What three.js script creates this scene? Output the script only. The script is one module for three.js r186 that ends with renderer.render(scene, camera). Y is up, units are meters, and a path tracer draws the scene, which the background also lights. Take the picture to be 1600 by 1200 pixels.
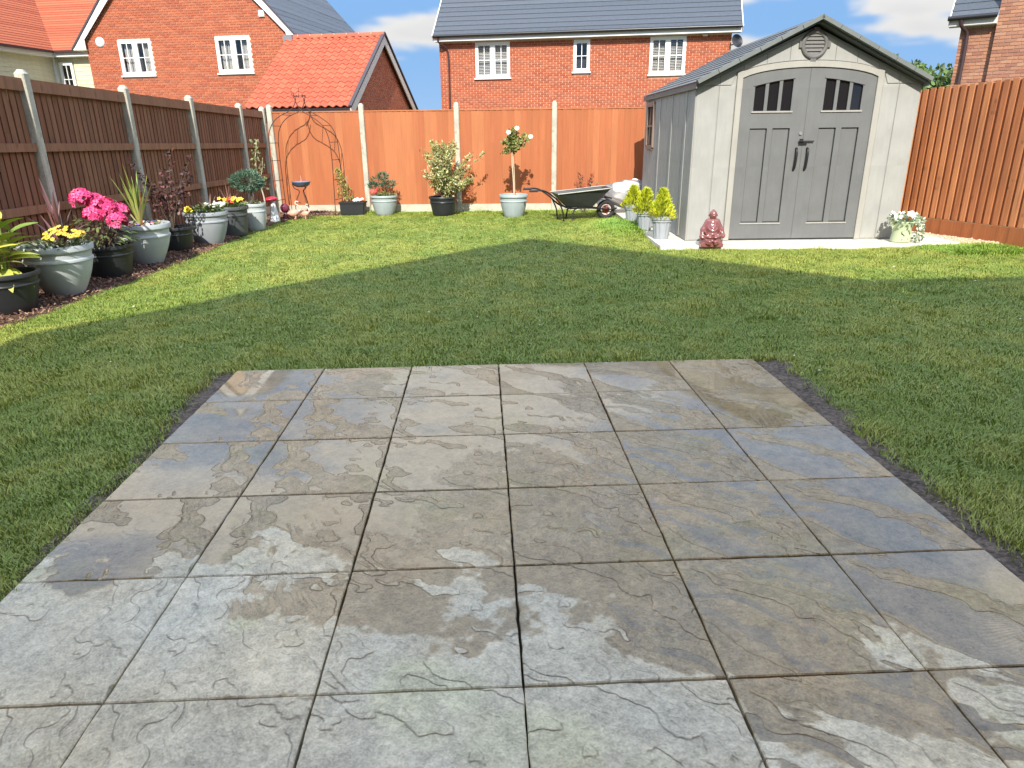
import * as THREE from 'three';
import { mergeGeometries, toCreasedNormals } from 'three/addons/utils/BufferGeometryUtils.js';
import { MarchingCubes } from 'three/addons/objects/MarchingCubes.js';

// ---------------------------------------------------------------- camera, sky, sun, exposure
const scene = new THREE.Scene();
const D2R = Math.PI / 180;
const camera = new THREE.PerspectiveCamera(57.99, 4 / 3, 0.05, 400);
camera.rotation.order = 'YXZ';
camera.rotation.set(-19.827 * D2R, -2.2436 * D2R, -0.6702 * D2R);
camera.position.set(-0.086, 1.509, 4.594);
scene.add(camera);

const renderer = new THREE.WebGLRenderer({ antialias: true });
renderer.setSize(1024, 768);
renderer.toneMapping = THREE.LinearToneMapping;
renderer.toneMappingExposure = 1.95;
renderer.shadowMap.enabled = true;
renderer.shadowMap.type = THREE.PCFSoftShadowMap;

const SUN_EL = 38 * D2R, SUN_AZ = 5 * D2R;                    // where the light travels: to -z, slightly to +x
const toSun = new THREE.Vector3(-Math.sin(SUN_AZ) * Math.cos(SUN_EL), Math.sin(SUN_EL), Math.cos(SUN_AZ) * Math.cos(SUN_EL));
const sun = new THREE.DirectionalLight(new THREE.Color(1, 0.95, 0.86), 3.6);
sun.position.copy(toSun).multiplyScalar(40).add(new THREE.Vector3(0, 0, -8));
sun.target.position.set(0, 0, -8);
sun.castShadow = true;
sun.shadow.mapSize.set(4096, 4096);
Object.assign(sun.shadow.camera, { left: -24, right: 24, top: 24, bottom: -24, near: 1, far: 90 });
sun.shadow.camera.updateProjectionMatrix();
sun.shadow.bias = -0.0005; sun.shadow.normalBias = 0.02;
scene.add(sun, sun.target);

// ---------------------------------------------------------------- random numbers and noise
function rng(seed) {
  let a = seed >>> 0;
  return () => { a = (a + 0x6D2B79F5) | 0; let t = Math.imul(a ^ (a >>> 15), 1 | a); t = (t + Math.imul(t ^ (t >>> 7), 61 | t)) ^ t; return ((t ^ (t >>> 14)) >>> 0) / 4294967296; };
}
const R = rng(20240611);
const rr = (a, b) => a + (b - a) * R();
const NT = 256, NTAB = new Float32Array(NT * NT);
{ const q = rng(77); for (let i = 0; i < NT * NT; i++) NTAB[i] = q(); }
function vn(x, y) {                                             // value noise, 0..1
  const xi = Math.floor(x), yi = Math.floor(y); let fx = x - xi, fy = y - yi;
  fx = fx * fx * (3 - 2 * fx); fy = fy * fy * (3 - 2 * fy);
  const x0 = xi & 255, x1 = (xi + 1) & 255, y0 = (yi & 255) << 8, y1 = ((yi + 1) & 255) << 8;
  const a = NTAB[y0 + x0], b = NTAB[y0 + x1], c = NTAB[y1 + x0], d = NTAB[y1 + x1];
  return a + (b - a) * fx + (c - a) * fy + (a - b - c + d) * fx * fy;
}
function fbm(x, y, o = 4) { let s = 0, a = 0.5, n = 0; for (let i = 0; i < o; i++) { s += a * vn(x, y); n += a; a *= 0.5; x = x * 2.03 + 17.1; y = y * 2.03 + 9.7; } return s / n; }
const clamp = (x, a = 0, b = 1) => x < a ? a : x > b ? b : x;
const sstep = (a, b, x) => { const t = clamp((x - a) / (b - a)); return t * t * (3 - 2 * t); };
const lerp = (a, b, t) => a + (b - a) * t;
function interp(tab, x) { for (let i = 1; i < tab.length; i++) if (x <= tab[i][0]) return lerp(tab[i - 1][1], tab[i][1], clamp((x - tab[i - 1][0]) / (tab[i][0] - tab[i - 1][0]))); return tab[tab.length - 1][1]; }
const toS = (c) => { c = clamp(c); return Math.round(255 * (c <= 0.0031308 ? 12.92 * c : 1.055 * Math.pow(c, 1 / 2.4) - 0.055)); };

// ---------------------------------------------------------------- sky (computed: air and clouds, with added brightness higher up)
{
  const W = 2048, H = 1024, d = new Float32Array(W * H * 4);
  for (let j = 0; j < H; j++) {
    const el = ((j + 0.5) / H - 0.5) * Math.PI, y = Math.sin(el), c = Math.cos(el);
    for (let i = 0; i < W; i++) {
      const az = ((i + 0.5) / W - 0.5) * 2 * Math.PI, x = c * Math.cos(az), z = c * Math.sin(az);
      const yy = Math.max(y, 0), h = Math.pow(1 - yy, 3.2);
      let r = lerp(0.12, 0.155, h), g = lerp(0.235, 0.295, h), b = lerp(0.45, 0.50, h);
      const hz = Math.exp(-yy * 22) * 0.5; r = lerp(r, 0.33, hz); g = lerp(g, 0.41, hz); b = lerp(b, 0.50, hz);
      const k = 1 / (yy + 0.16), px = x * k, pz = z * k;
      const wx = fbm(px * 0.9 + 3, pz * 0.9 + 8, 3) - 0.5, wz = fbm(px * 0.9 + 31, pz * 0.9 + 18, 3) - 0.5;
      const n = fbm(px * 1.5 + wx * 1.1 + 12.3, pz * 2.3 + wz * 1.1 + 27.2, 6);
      const m = sstep(0.465, 0.60, n) * 0.95, thick = sstep(0.48, 0.74, n), br = lerp(0.5, 1.45, sstep(0.1, 0.55, yy)), up = lerp(1, 1.9, sstep(0.12, 0.5, yy)); r *= up; g *= up; b *= up;  // clouds and blue brightened above the view: added fill for shade and puddles
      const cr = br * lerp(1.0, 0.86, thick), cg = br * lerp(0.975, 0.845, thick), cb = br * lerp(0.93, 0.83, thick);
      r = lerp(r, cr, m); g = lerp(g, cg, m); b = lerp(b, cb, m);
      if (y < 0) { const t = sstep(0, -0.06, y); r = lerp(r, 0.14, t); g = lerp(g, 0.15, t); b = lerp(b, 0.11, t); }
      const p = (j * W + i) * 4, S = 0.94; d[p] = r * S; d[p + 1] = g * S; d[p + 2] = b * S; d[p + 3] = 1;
    }
  }
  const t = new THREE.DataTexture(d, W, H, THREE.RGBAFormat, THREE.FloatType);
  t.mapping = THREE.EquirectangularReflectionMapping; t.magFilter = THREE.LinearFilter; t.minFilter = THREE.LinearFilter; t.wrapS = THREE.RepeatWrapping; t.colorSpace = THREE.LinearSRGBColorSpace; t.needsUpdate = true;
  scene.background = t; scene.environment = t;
}

// ---------------------------------------------------------------- object helpers
const used = {};
function numbered(name) { const n = used[name] = (used[name] ?? -1) + 1; return n ? name + '_' + String(n).padStart(3, '0') : name; }
function tag(o, label, category, group, kind) { if (label) o.userData.label = label; if (category) o.userData.category = category; if (group) o.userData.group = group; if (kind) o.userData.kind = kind; return o; }
function thing(name, label, category, pos = [0, 0, 0], turn = 0, group) { const o = new THREE.Group(); o.name = numbered(name); o.position.set(...pos); o.rotation.y = turn; tag(o, label, category, group); scene.add(o); return o; }
function sub(name, parent, pos, turn) { const o = new THREE.Group(); o.name = name; if (pos) o.position.set(...pos); if (turn) o.rotation.y = turn; parent.add(o); return o; }
function part(name, geo, mat, parent) { const m = new THREE.Mesh(Array.isArray(geo) ? merge(geo) : geo, mat); m.name = name; m.castShadow = m.receiveShadow = true; parent.add(m); return m; }
function struct(name, geo, mat, label) { const m = part(name, geo, mat, scene); m.userData.kind = 'structure'; if (label) m.userData.label = label; return m; }
function merge(list) {
  const keepColor = list.every((g) => g.attributes.color);
  const out = list.map((g) => { const h = g.index ? g.toNonIndexed() : g; for (const k of Object.keys(h.attributes)) if (!['position', 'normal', 'uv'].includes(k) && !(k === 'color' && keepColor)) h.deleteAttribute(k); if (!h.attributes.uv) h.setAttribute('uv', new THREE.BufferAttribute(new Float32Array(h.attributes.position.count * 2), 2)); h.clearGroups?.(); return h; });
  return out.length === 1 ? out[0] : mergeGeometries(out, false);
}
const V = (x, y, z) => new THREE.Vector3(x, y, z);
function uvBox(g, ox = 0, oy = 0) {                            // uv in metres from the dominant face direction
  const h = g.index ? g.toNonIndexed() : g, p = h.attributes.position, n = h.attributes.normal, uv = new Float32Array(p.count * 2);
  for (let i = 0; i < p.count; i += 3) {
    let ax = 0, ay = 0, az = 0; for (let k = 0; k < 3; k++) { ax += Math.abs(n.getX(i + k)); ay += Math.abs(n.getY(i + k)); az += Math.abs(n.getZ(i + k)); }
    for (let k = 0; k < 3; k++) { const j = i + k, x = p.getX(j), y = p.getY(j), z = p.getZ(j); let a, b; if (az >= ax && az >= ay) { a = x; b = y; } else if (ax >= ay) { a = z; b = y; } else { a = x; b = z; } uv[j * 2] = a + ox; uv[j * 2 + 1] = b + oy; }
  }
  h.setAttribute('uv', new THREE.BufferAttribute(uv, 2)); return h;
}
function box(w, h, d, x = 0, y = 0, z = 0) { const g = new THREE.BoxGeometry(w, h, d); g.translate(x, y, z); return uvBox(g); }
function cbox(w, h, d, b = 0.006) {                            // box with chamfered edges along all sides (convex hull of three inset boxes)
  const s = new THREE.Shape(), x = w / 2 - b, y = h / 2 - b; s.moveTo(-x, -y); s.lineTo(x, -y); s.lineTo(x, y); s.lineTo(-x, y); s.closePath();
  const g = new THREE.ExtrudeGeometry(s, { depth: d - 2 * b, bevelEnabled: true, bevelThickness: b, bevelSize: b, bevelSegments: 1 }); g.translate(0, 0, -d / 2 + b); return g;
}
function bar(a, b, w, h, up = V(0, 1, 0)) {                     // beam from a to b, w across, h along up
  const d = b.clone().sub(a), L = d.length(), g = new THREE.BoxGeometry(w, h, L); uvBox(g);
  const z = d.normalize(), x = up.clone().cross(z).normalize(), y = z.clone().cross(x); const gg = uvBox(g, R() * 3, R() * 3);
  gg.applyMatrix4(new THREE.Matrix4().makeBasis(x, y, z).setPosition(a.clone().add(b).multiplyScalar(0.5))); return gg;
}
function tube(pts, r, seg, rad = 6, r1 = r) {
  const c = new THREE.CatmullRomCurve3(pts), n = seg ?? pts.length * 5, g = new THREE.TubeGeometry(c, n, r, rad, false);
  if (r1 !== r) { const p = g.attributes.position, q = V(); for (let i = 0; i <= n; i++) { const o = c.getPointAt(i / n), k = lerp(1, r1 / r, i / n); for (let j = 0; j <= rad; j++) { const m = i * (rad + 1) + j; q.fromBufferAttribute(p, m).sub(o).multiplyScalar(k).add(o); p.setXYZ(m, q.x, q.y, q.z); } } }
  return g;
}
function shapeGeo(pts, depth, holes = [], bevel = 0) {
  const s = new THREE.Shape(pts.map((p) => new THREE.Vector2(...p))); for (const h of holes) s.holes.push(new THREE.Path(h.map((p) => new THREE.Vector2(...p))));
  const g = new THREE.ExtrudeGeometry(s, { depth, bevelEnabled: bevel > 0, bevelThickness: bevel, bevelSize: bevel, bevelSegments: 1 }); return uvBox(g);
}
const rect = (x0, y0, x1, y1) => [[x0, y0], [x1, y0], [x1, y1], [x0, y1]];
function lathe(pts, seg = 40) { return new THREE.LatheGeometry(pts.map((p) => new THREE.Vector2(...p)), seg); }

class MB {                                                      // collects coloured leaf-sized faces into one mesh
  constructor() { this.p = []; this.c = []; this.n = []; }
  add(tpl, m, col) {
    const a = tpl.attributes.position.array, nn = tpl.attributes.normal.array, e = m.elements;
    for (let i = 0; i < a.length; i += 3) {
      const x = a[i], y = a[i + 1], z = a[i + 2], u = nn[i], v = nn[i + 1], w = nn[i + 2];
      this.p.push(e[0] * x + e[4] * y + e[8] * z + e[12], e[1] * x + e[5] * y + e[9] * z + e[13], e[2] * x + e[6] * y + e[10] * z + e[14]);
      const nx = e[0] * u + e[4] * v + e[8] * w, ny = e[1] * u + e[5] * v + e[9] * w, nz = e[2] * u + e[6] * v + e[10] * w, L = Math.hypot(nx, ny, nz) || 1;
      this.n.push(nx / L, ny / L, nz / L); this.c.push(col[0], col[1], col[2]);
    }
  }
  geo() {
    const g = new THREE.BufferGeometry(), N = this.p.length / 3; g.setAttribute('position', new THREE.BufferAttribute(new Float32Array(this.p), 3)); g.setAttribute('normal', new THREE.BufferAttribute(new Float32Array(this.n), 3));
    g.setAttribute('color', new THREE.BufferAttribute(new Float32Array(this.c), 3)); g.setAttribute('uv', new THREE.BufferAttribute(new Float32Array(N * 2), 2)); return g;
  }
  build(name, mat, parent) { return part(name, this.geo(), mat, parent); }
}
function leafGeo(L = 1, w = 0.4, droop = 0.2, fold = 0.15, rows = 4, tip = 1) {   // blade along +y, face to +z
  const P = [], I = [];
  for (let i = 0; i <= rows; i++) { const t = i / rows, ww = w * 0.5 * Math.pow(Math.sin(Math.PI * Math.pow(clamp(t * 0.94 + 0.05), 0.8 * tip)), 0.8), z = -droop * t * t * L; P.push(-ww, t * L, z + fold * ww, 0, t * L, z, ww, t * L, z + fold * ww); }
  for (let i = 0; i < rows; i++) { const a = i * 3, b = a + 3; I.push(a, a + 1, b + 1, a, b + 1, b, a + 1, a + 2, b + 2, a + 1, b + 2, b + 1); }
  const g = new THREE.BufferGeometry(); g.setAttribute('position', new THREE.BufferAttribute(new Float32Array(P), 3)); g.setIndex(I); g.computeVertexNormals(); return g.toNonIndexed();
}
function bladeGeo(L, w, droop, rows = 5) {                      // strap leaf tapering to a point
  const P = [], I = [];
  for (let i = 0; i <= rows; i++) { const t = i / rows, ww = w * 0.5 * (t < 0.25 ? 0.6 + 1.6 * t : 1 - Math.pow((t - 0.25) / 0.75, 1.7) * 0.97), z = -droop * L * t * t, y = L * (t - droop * 0.4 * t * t); P.push(-ww, y, z + ww * 0.5, 0, y, z, ww, y, z + ww * 0.5); }
  for (let i = 0; i < rows; i++) { const a = i * 3, b = a + 3; I.push(a, a + 1, b + 1, a, b + 1, b, a + 1, a + 2, b + 2, a + 1, b + 2, b + 1); }
  const g = new THREE.BufferGeometry(); g.setAttribute('position', new THREE.BufferAttribute(new Float32Array(P), 3)); g.setIndex(I); g.computeVertexNormals(); return g.toNonIndexed();
}
function orient(pos, dir, s = 1, spin = null) {                 // matrix: +y to dir, +z (the face) turned up, then spun
  const y = dir.clone().normalize(); let z = V(0, 1, 0).addScaledVector(y, -y.y); if (z.lengthSq() < 1e-4) z = V(0, 0, 1).addScaledVector(y, -y.z); z.normalize(); const x = y.clone().cross(z);
  const m = new THREE.Matrix4().makeBasis(x, y, z); if (spin !== null) m.multiply(new THREE.Matrix4().makeRotationY(spin)); m.scale(V(s, s, s)); m.setPosition(pos); return m;
}
const rdir = (q = R) => { const z = q() * 2 - 1, a = q() * 6.2832, r = Math.sqrt(1 - z * z); return V(r * Math.cos(a), z, r * Math.sin(a)); };
const vary = (c, k = 0.2, q = R) => { const f = 1 + (q() * 2 - 1) * k; return [c[0] * f * (1 + (q() - 0.5) * k * 0.6), c[1] * f, c[2] * f * (1 + (q() - 0.5) * k * 0.6)]; };
const pick = (a, q = R) => a[Math.floor(q() * a.length)];

// ---------------------------------------------------------------- textures
function tex(w, h, fn, srgb = true, rep = [1, 1]) {
  const d = new Uint8Array(w * h * 4);
  for (let j = 0; j < h; j++) for (let i = 0; i < w; i++) { const c = fn(i / w, j / h, i, j), p = (j * w + i) * 4; if (srgb) { d[p] = toS(c[0]); d[p + 1] = toS(c[1]); d[p + 2] = toS(c[2]); } else { const v = Array.isArray(c) ? c : [c, c, c]; d[p] = clamp(v[0]) * 255; d[p + 1] = clamp(v[1]) * 255; d[p + 2] = clamp(v[2]) * 255; } d[p + 3] = 255; }
  const t = new THREE.DataTexture(d, w, h, THREE.RGBAFormat); t.magFilter = THREE.LinearFilter; t.minFilter = THREE.LinearMipmapLinearFilter; t.generateMipmaps = true; t.wrapS = t.wrapT = THREE.RepeatWrapping; if (srgb) t.colorSpace = THREE.SRGBColorSpace; t.repeat.set(...rep); t.needsUpdate = true; return t;
}
const g3 = (v) => [v, v, v];
// wood: streaks along v; covers 0.5 x 2 m, knots
const knots = []; { const q = rng(5); for (let i = 0; i < 7; i++) knots.push([q(), q(), 0.006 + q() * 0.012]); }
const woodMap = tex(256, 1024, (u, v) => {
  let s = 0.74 + 0.36 * (fbm(u * 26, v * 3.2, 4) - 0.5) + 0.34 * (fbm(u * 90 + 7, v * 9, 3) - 0.5) + 0.30 * (fbm(u * 6 + 2, v * 4 + 5, 3) - 0.5);
  for (const [kx, ky, kr] of knots) { const dx = (u - kx) * 0.5, dy = (v - ky) * 2, r = Math.hypot(dx, dy * 0.6) / kr; if (r < 2) s *= lerp(0.68, 1, sstep(0.4, 2, r)); }
  const tint = (fbm(u * 4 + 9, v * 5, 3) - 0.5) * 0.25; return [clamp(s * (1 + tint * 0.3)), clamp(s), clamp(s * (1 - tint))];
}, true, [2, 0.5]);
const woodFlat = tex(256, 1024, (u, v) => { const s = 0.86 + 0.16 * (fbm(u * 24 + 3, v * 2.4, 4) - 0.5) + 0.16 * (fbm(u * 80 + 17, v * 7, 3) - 0.5) + 0.22 * (fbm(u * 5 + 8, v * 3 + 1, 4) - 0.5); return [s, s * (1 + (fbm(u * 3, v * 4, 3) - 0.5) * 0.12), s]; }, true, [2, 0.5]);
const woodBump = tex(256, 1024, (u, v) => 0.5 + 0.6 * (fbm(u * 70, v * 7, 3) - 0.5), false, [2, 0.5]);
const grainMap = tex(512, 512, (u, v) => { const s = 0.88 + 0.34 * (fbm(u * 64, v * 64, 3) - 0.5) + 0.26 * (fbm(u * 9, v * 9, 4) - 0.5); return g3(s); }, true, [1.6, 1.6]);
const grainBump = tex(512, 512, (u, v) => fbm(u * 120, v * 120, 3), false, [1.6, 1.6]);
const plasticMap = tex(512, 512, (u, v) => { const s = 0.92 + 0.09 * (fbm(u * 60, v * 6, 3) - 0.5) + 0.2 * (fbm(u * 6 + 3, v * 5, 4) - 0.5); return [s, s, s * 0.99]; }, true, [1, 1]);
const plasticBump = tex(512, 512, (u, v) => fbm(u * 110, v * 8, 3), false, [1, 1]);
const concMap = tex(512, 512, (u, v) => { const s = 0.86 + 0.3 * (fbm(u * 90, v * 90, 3) - 0.5) + 0.36 * (fbm(u * 7, v * 7, 4) - 0.5); const st = sstep(0.56, 0.7, fbm(u * 5 + 11, v * 5, 4)) * 0.25; return [s * (1 - st), s * (1 - st * 0.9), s * (0.97 - st * 1.1)]; }, true, [1, 1]);
const soilMap = tex(512, 512, (u, v) => { const a = fbm(u * 70, v * 70, 4), b = fbm(u * 12, v * 12, 4); const s = 0.3 + 1.1 * (a - 0.3) + 0.5 * (b - 0.5); return [clamp(s), clamp(s * 0.86), clamp(s * 0.72)]; }, true, [1, 1]);
const soilBump = tex(512, 512, (u, v) => fbm(u * 60, v * 60, 4), false, [1, 1]);
const turfMap = tex(1024, 1024, (u, v) => { const a = fbm(u * 160, v * 160, 3), b = fbm(u * 20, v * 20, 4); const s = 0.55 + 0.8 * (a - 0.5); return [s * lerp(0.75, 1.1, b), s, s * 0.5]; }, true, [0.5, 0.5]);

// ---------------------------------------------------------------- materials
const std = (c, rough = 0.8, o = {}) => new THREE.MeshStandardMaterial({ color: new THREE.Color().setRGB(...c), roughness: rough, ...o });
const phys = (c, rough, o = {}) => new THREE.MeshPhysicalMaterial({ color: new THREE.Color().setRGB(...c), roughness: rough, ...o });
const wood = (c, rough = 0.78) => std(c, rough, { map: woodMap, bumpMap: woodBump, bumpScale: 0.0015 });
const M = {
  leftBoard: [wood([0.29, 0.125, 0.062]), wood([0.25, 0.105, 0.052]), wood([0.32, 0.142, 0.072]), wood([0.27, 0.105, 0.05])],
  leftGapDark: std([0.1, 0.042, 0.022], 0.9, { map: woodMap }),
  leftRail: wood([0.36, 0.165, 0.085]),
  backBoard: [[0.44, 0.14, 0.051], [0.41, 0.126, 0.046], [0.48, 0.166, 0.063], [0.43, 0.133, 0.048]].map((c) => std(c, 0.8, { map: woodFlat, bumpMap: woodBump, bumpScale: 0.001 })),
  rightBoard: [wood([0.58, 0.225, 0.085]), wood([0.52, 0.19, 0.07]), wood([0.62, 0.25, 0.10]), wood([0.47, 0.165, 0.06])],
  rightRecess: wood([0.42, 0.13, 0.045]), rightGravel: wood([0.40, 0.13, 0.042]),
  post: std([0.52, 0.49, 0.41], 0.92, { map: concMap, bumpMap: grainBump, bumpScale: 0.0015 }),
  gravelBoard: std([0.56, 0.52, 0.42], 0.92, { map: concMap, bumpMap: grainBump, bumpScale: 0.002 }),
  pad: std([0.72, 0.69, 0.62], 0.9, { map: concMap, bumpMap: grainBump, bumpScale: 0.001 }),
  mortar: std([0.78, 0.58, 0.44], 0.95, { map: grainMap }),
  brick: [[0.44, 0.125, 0.06], [0.41, 0.112, 0.054], [0.47, 0.142, 0.068], [0.44, 0.135, 0.068], [0.39, 0.103, 0.052], [0.45, 0.128, 0.058]].map((c) => std(c, 0.9, { map: grainMap, bumpMap: grainBump, bumpScale: 0.002 })),
  brickAny: std([1, 1, 1], 0.9, { map: grainMap }),
  mortarB: std([0.56, 0.45, 0.34], 0.95, { map: grainMap }),
  brickB: [[0.40, 0.19, 0.115], [0.35, 0.155, 0.095], [0.44, 0.225, 0.14], [0.37, 0.18, 0.12], [0.31, 0.135, 0.09], [0.42, 0.2, 0.115]].map((c) => std(c, 0.9, { map: grainMap, bumpMap: grainBump, bumpScale: 0.002 })),
  white: std([0.82, 0.82, 0.80], 0.38), cream: std([0.64, 0.60, 0.42], 0.7, { map: plasticMap }),
  slate: [[0.082, 0.095, 0.115], [0.075, 0.088, 0.106], [0.09, 0.103, 0.122]].map((c) => std(c, 0.55, { map: grainMap })),
  pantile: [[0.50, 0.115, 0.055], [0.46, 0.10, 0.048], [0.53, 0.13, 0.065], [0.49, 0.11, 0.056]].map((c) => std(c, 0.8, { map: grainMap })),
  plainTile: [[0.42, 0.11, 0.05], [0.38, 0.095, 0.044], [0.45, 0.125, 0.058]].map((c) => std(c, 0.85, { map: grainMap })),
  gutter: std([0.018, 0.017, 0.02], 0.35), pipe: std([0.05, 0.028, 0.03], 0.4), lead: std([0.17, 0.18, 0.20], 0.6), dryVerge: std([0.06, 0.05, 0.06], 0.6),
  glass: phys([1, 1, 1], 0.03, { transmission: 1, thickness: 0, ior: 1.5 }),
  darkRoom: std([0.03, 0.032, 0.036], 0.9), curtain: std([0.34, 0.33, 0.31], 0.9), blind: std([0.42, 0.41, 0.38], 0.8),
  shedWall: std([0.335, 0.332, 0.312], 0.72, { map: plasticMap, bumpMap: plasticBump, bumpScale: 0.0006 }),
  shedTrim: std([0.35, 0.335, 0.30], 0.66, { map: plasticMap }),
  shedDoor: std([0.142, 0.144, 0.144], 0.6, { map: plasticMap, bumpMap: plasticBump, bumpScale: 0.0006 }),
  shedRoof: [[0.105, 0.115, 0.118], [0.095, 0.105, 0.108], [0.115, 0.125, 0.126]].map((c) => std(c, 0.5, { map: plasticMap })),
  shedEdge: std([0.15, 0.165, 0.155], 0.55, { map: plasticMap }), shedVent: std([0.135, 0.13, 0.125], 0.6, { map: plasticMap }), shedFrame: std([0.23, 0.16, 0.125], 0.6, { map: plasticMap }),
  shedGlass: phys([0.012, 0.012, 0.014], 0.04), iron: std([0.015, 0.015, 0.016], 0.42, { metalness: 0.2 }), steel: std([0.55, 0.55, 0.55], 0.35, { metalness: 0.8 }),
  potGrey: std([0.46, 0.495, 0.51], 0.5, { map: plasticMap }), potBlue: std([0.36, 0.42, 0.43], 0.5, { map: plasticMap }), potBlack: std([0.022, 0.024, 0.027], 0.42, { map: plasticMap }), potDark: std([0.075, 0.08, 0.085], 0.45, { map: plasticMap }), potStone: std([0.34, 0.365, 0.395], 0.5, { map: plasticMap }),
  compost: std([0.06, 0.042, 0.03], 0.98, { map: soilMap, bumpMap: soilBump, bumpScale: 0.01 }),
  wire: std([0.085, 0.04, 0.03], 0.6, { metalness: 0.3 }), wireDark: std([0.03, 0.026, 0.026], 0.5, { metalness: 0.3 }),
  bark: std([0.42, 0.33, 0.23], 0.9, { map: grainMap }), barkDark: std([0.12, 0.08, 0.055], 0.9, { map: grainMap }),
  leaf: phys([1, 1, 1], 0.55, { vertexColors: true, side: THREE.DoubleSide, transmission: 0.25, thickness: 0 }),
  leafStiff: std([1, 1, 1], 0.5, { vertexColors: true, side: THREE.DoubleSide }),
  petal: std([1, 1, 1], 0.6, { vertexColors: true, side: THREE.DoubleSide }),
};

// ---------------------------------------------------------------- outline of the garden
const BACK0 = [-4.34, -10.66], BACK1 = [3.29, -10.02];          // foot of the back fence
const backZ = (x) => lerp(BACK0[1], BACK1[1], (x - BACK0[0]) / (BACK1[0] - BACK0[0]));
const leftX = (z) => lerp(-4.85, -4.46, (z + 3.5) / (-10.62 + 3.5));   // foot of the left fence
const RF0 = [6.45, -6.26], RF1 = [7.05, -4.6];                  // foot of the right fence
const rightX = (z) => lerp(RF0[0], RF1[0], (z - RF0[1]) / (RF1[1] - RF0[1]));
const bedTab = [[-10.9, -3.02], [-9.95, -3.02], [-9.7, -3.55], [-9.3, -3.84], [-8.4, -3.97], [-4.9, -4.0], [-3.3, -4.07], [-1.3, -4.2], [5, -4.4]];
const bedX = (z) => interp(bedTab, z) + (vn(z * 3.1, 4.2) - 0.5) * 0.07;
const SH = { x: 2.80, z: -5.28, w: 2.99, d: 3.6, a: -2.3 * D2R };      // shed: front left corner, size, turn
const shedLocal = (x, z) => { const dx = x - SH.x, dz = z - SH.z, c = Math.cos(SH.a), s = Math.sin(SH.a); return [dx * c - dz * s, dx * s + dz * c]; };
const onPad = (x, z) => { const [u, w] = shedLocal(x, z); return u > -0.46 && u < 3.68 && w < 0.46 && w > -4.2; };
const mound = (x, z) => 0.13 * Math.exp(-((x - 2.2) ** 2 / 0.12 + (z + 7.0) ** 2 / 0.8));
const lawnY = (x, z) => -0.03 + mound(x, z) + (fbm(x * 0.7 + 4, z * 0.7 + 9, 2) - 0.5) * 0.02;
const soilL = (z) => clamp(interp([[-0.2, 0.17], [0.6, 0.15], [1.3, 0.07], [2.2, 0.03], [5, 0.03]], z) + (vn(z * 9, 1.3) - 0.5) * 0.05, 0.02);
const soilR = (z) => clamp(interp([[-0.2, 0.19], [0.5, 0.2], [1.2, 0.17], [2.4, 0.14], [5, 0.13]], z) + (vn(z * 8, 7.3) - 0.5) * 0.06, 0.04);
const offLawn = (x, z) => x < bedX(z) || x > rightX(z) - 0.1 || z < backZ(x) + 0.06 || z > 4.85 || (z > -0.02 - 0.03 * vn(x * 9, 3) && x > -1.8 - soilL(z) && x < 1.8 + soilR(z)) || onPad(x, z) || (x > 5.6 && z < -5.05 + (x - 6.1) * 0.28 && z > -12);

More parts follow.
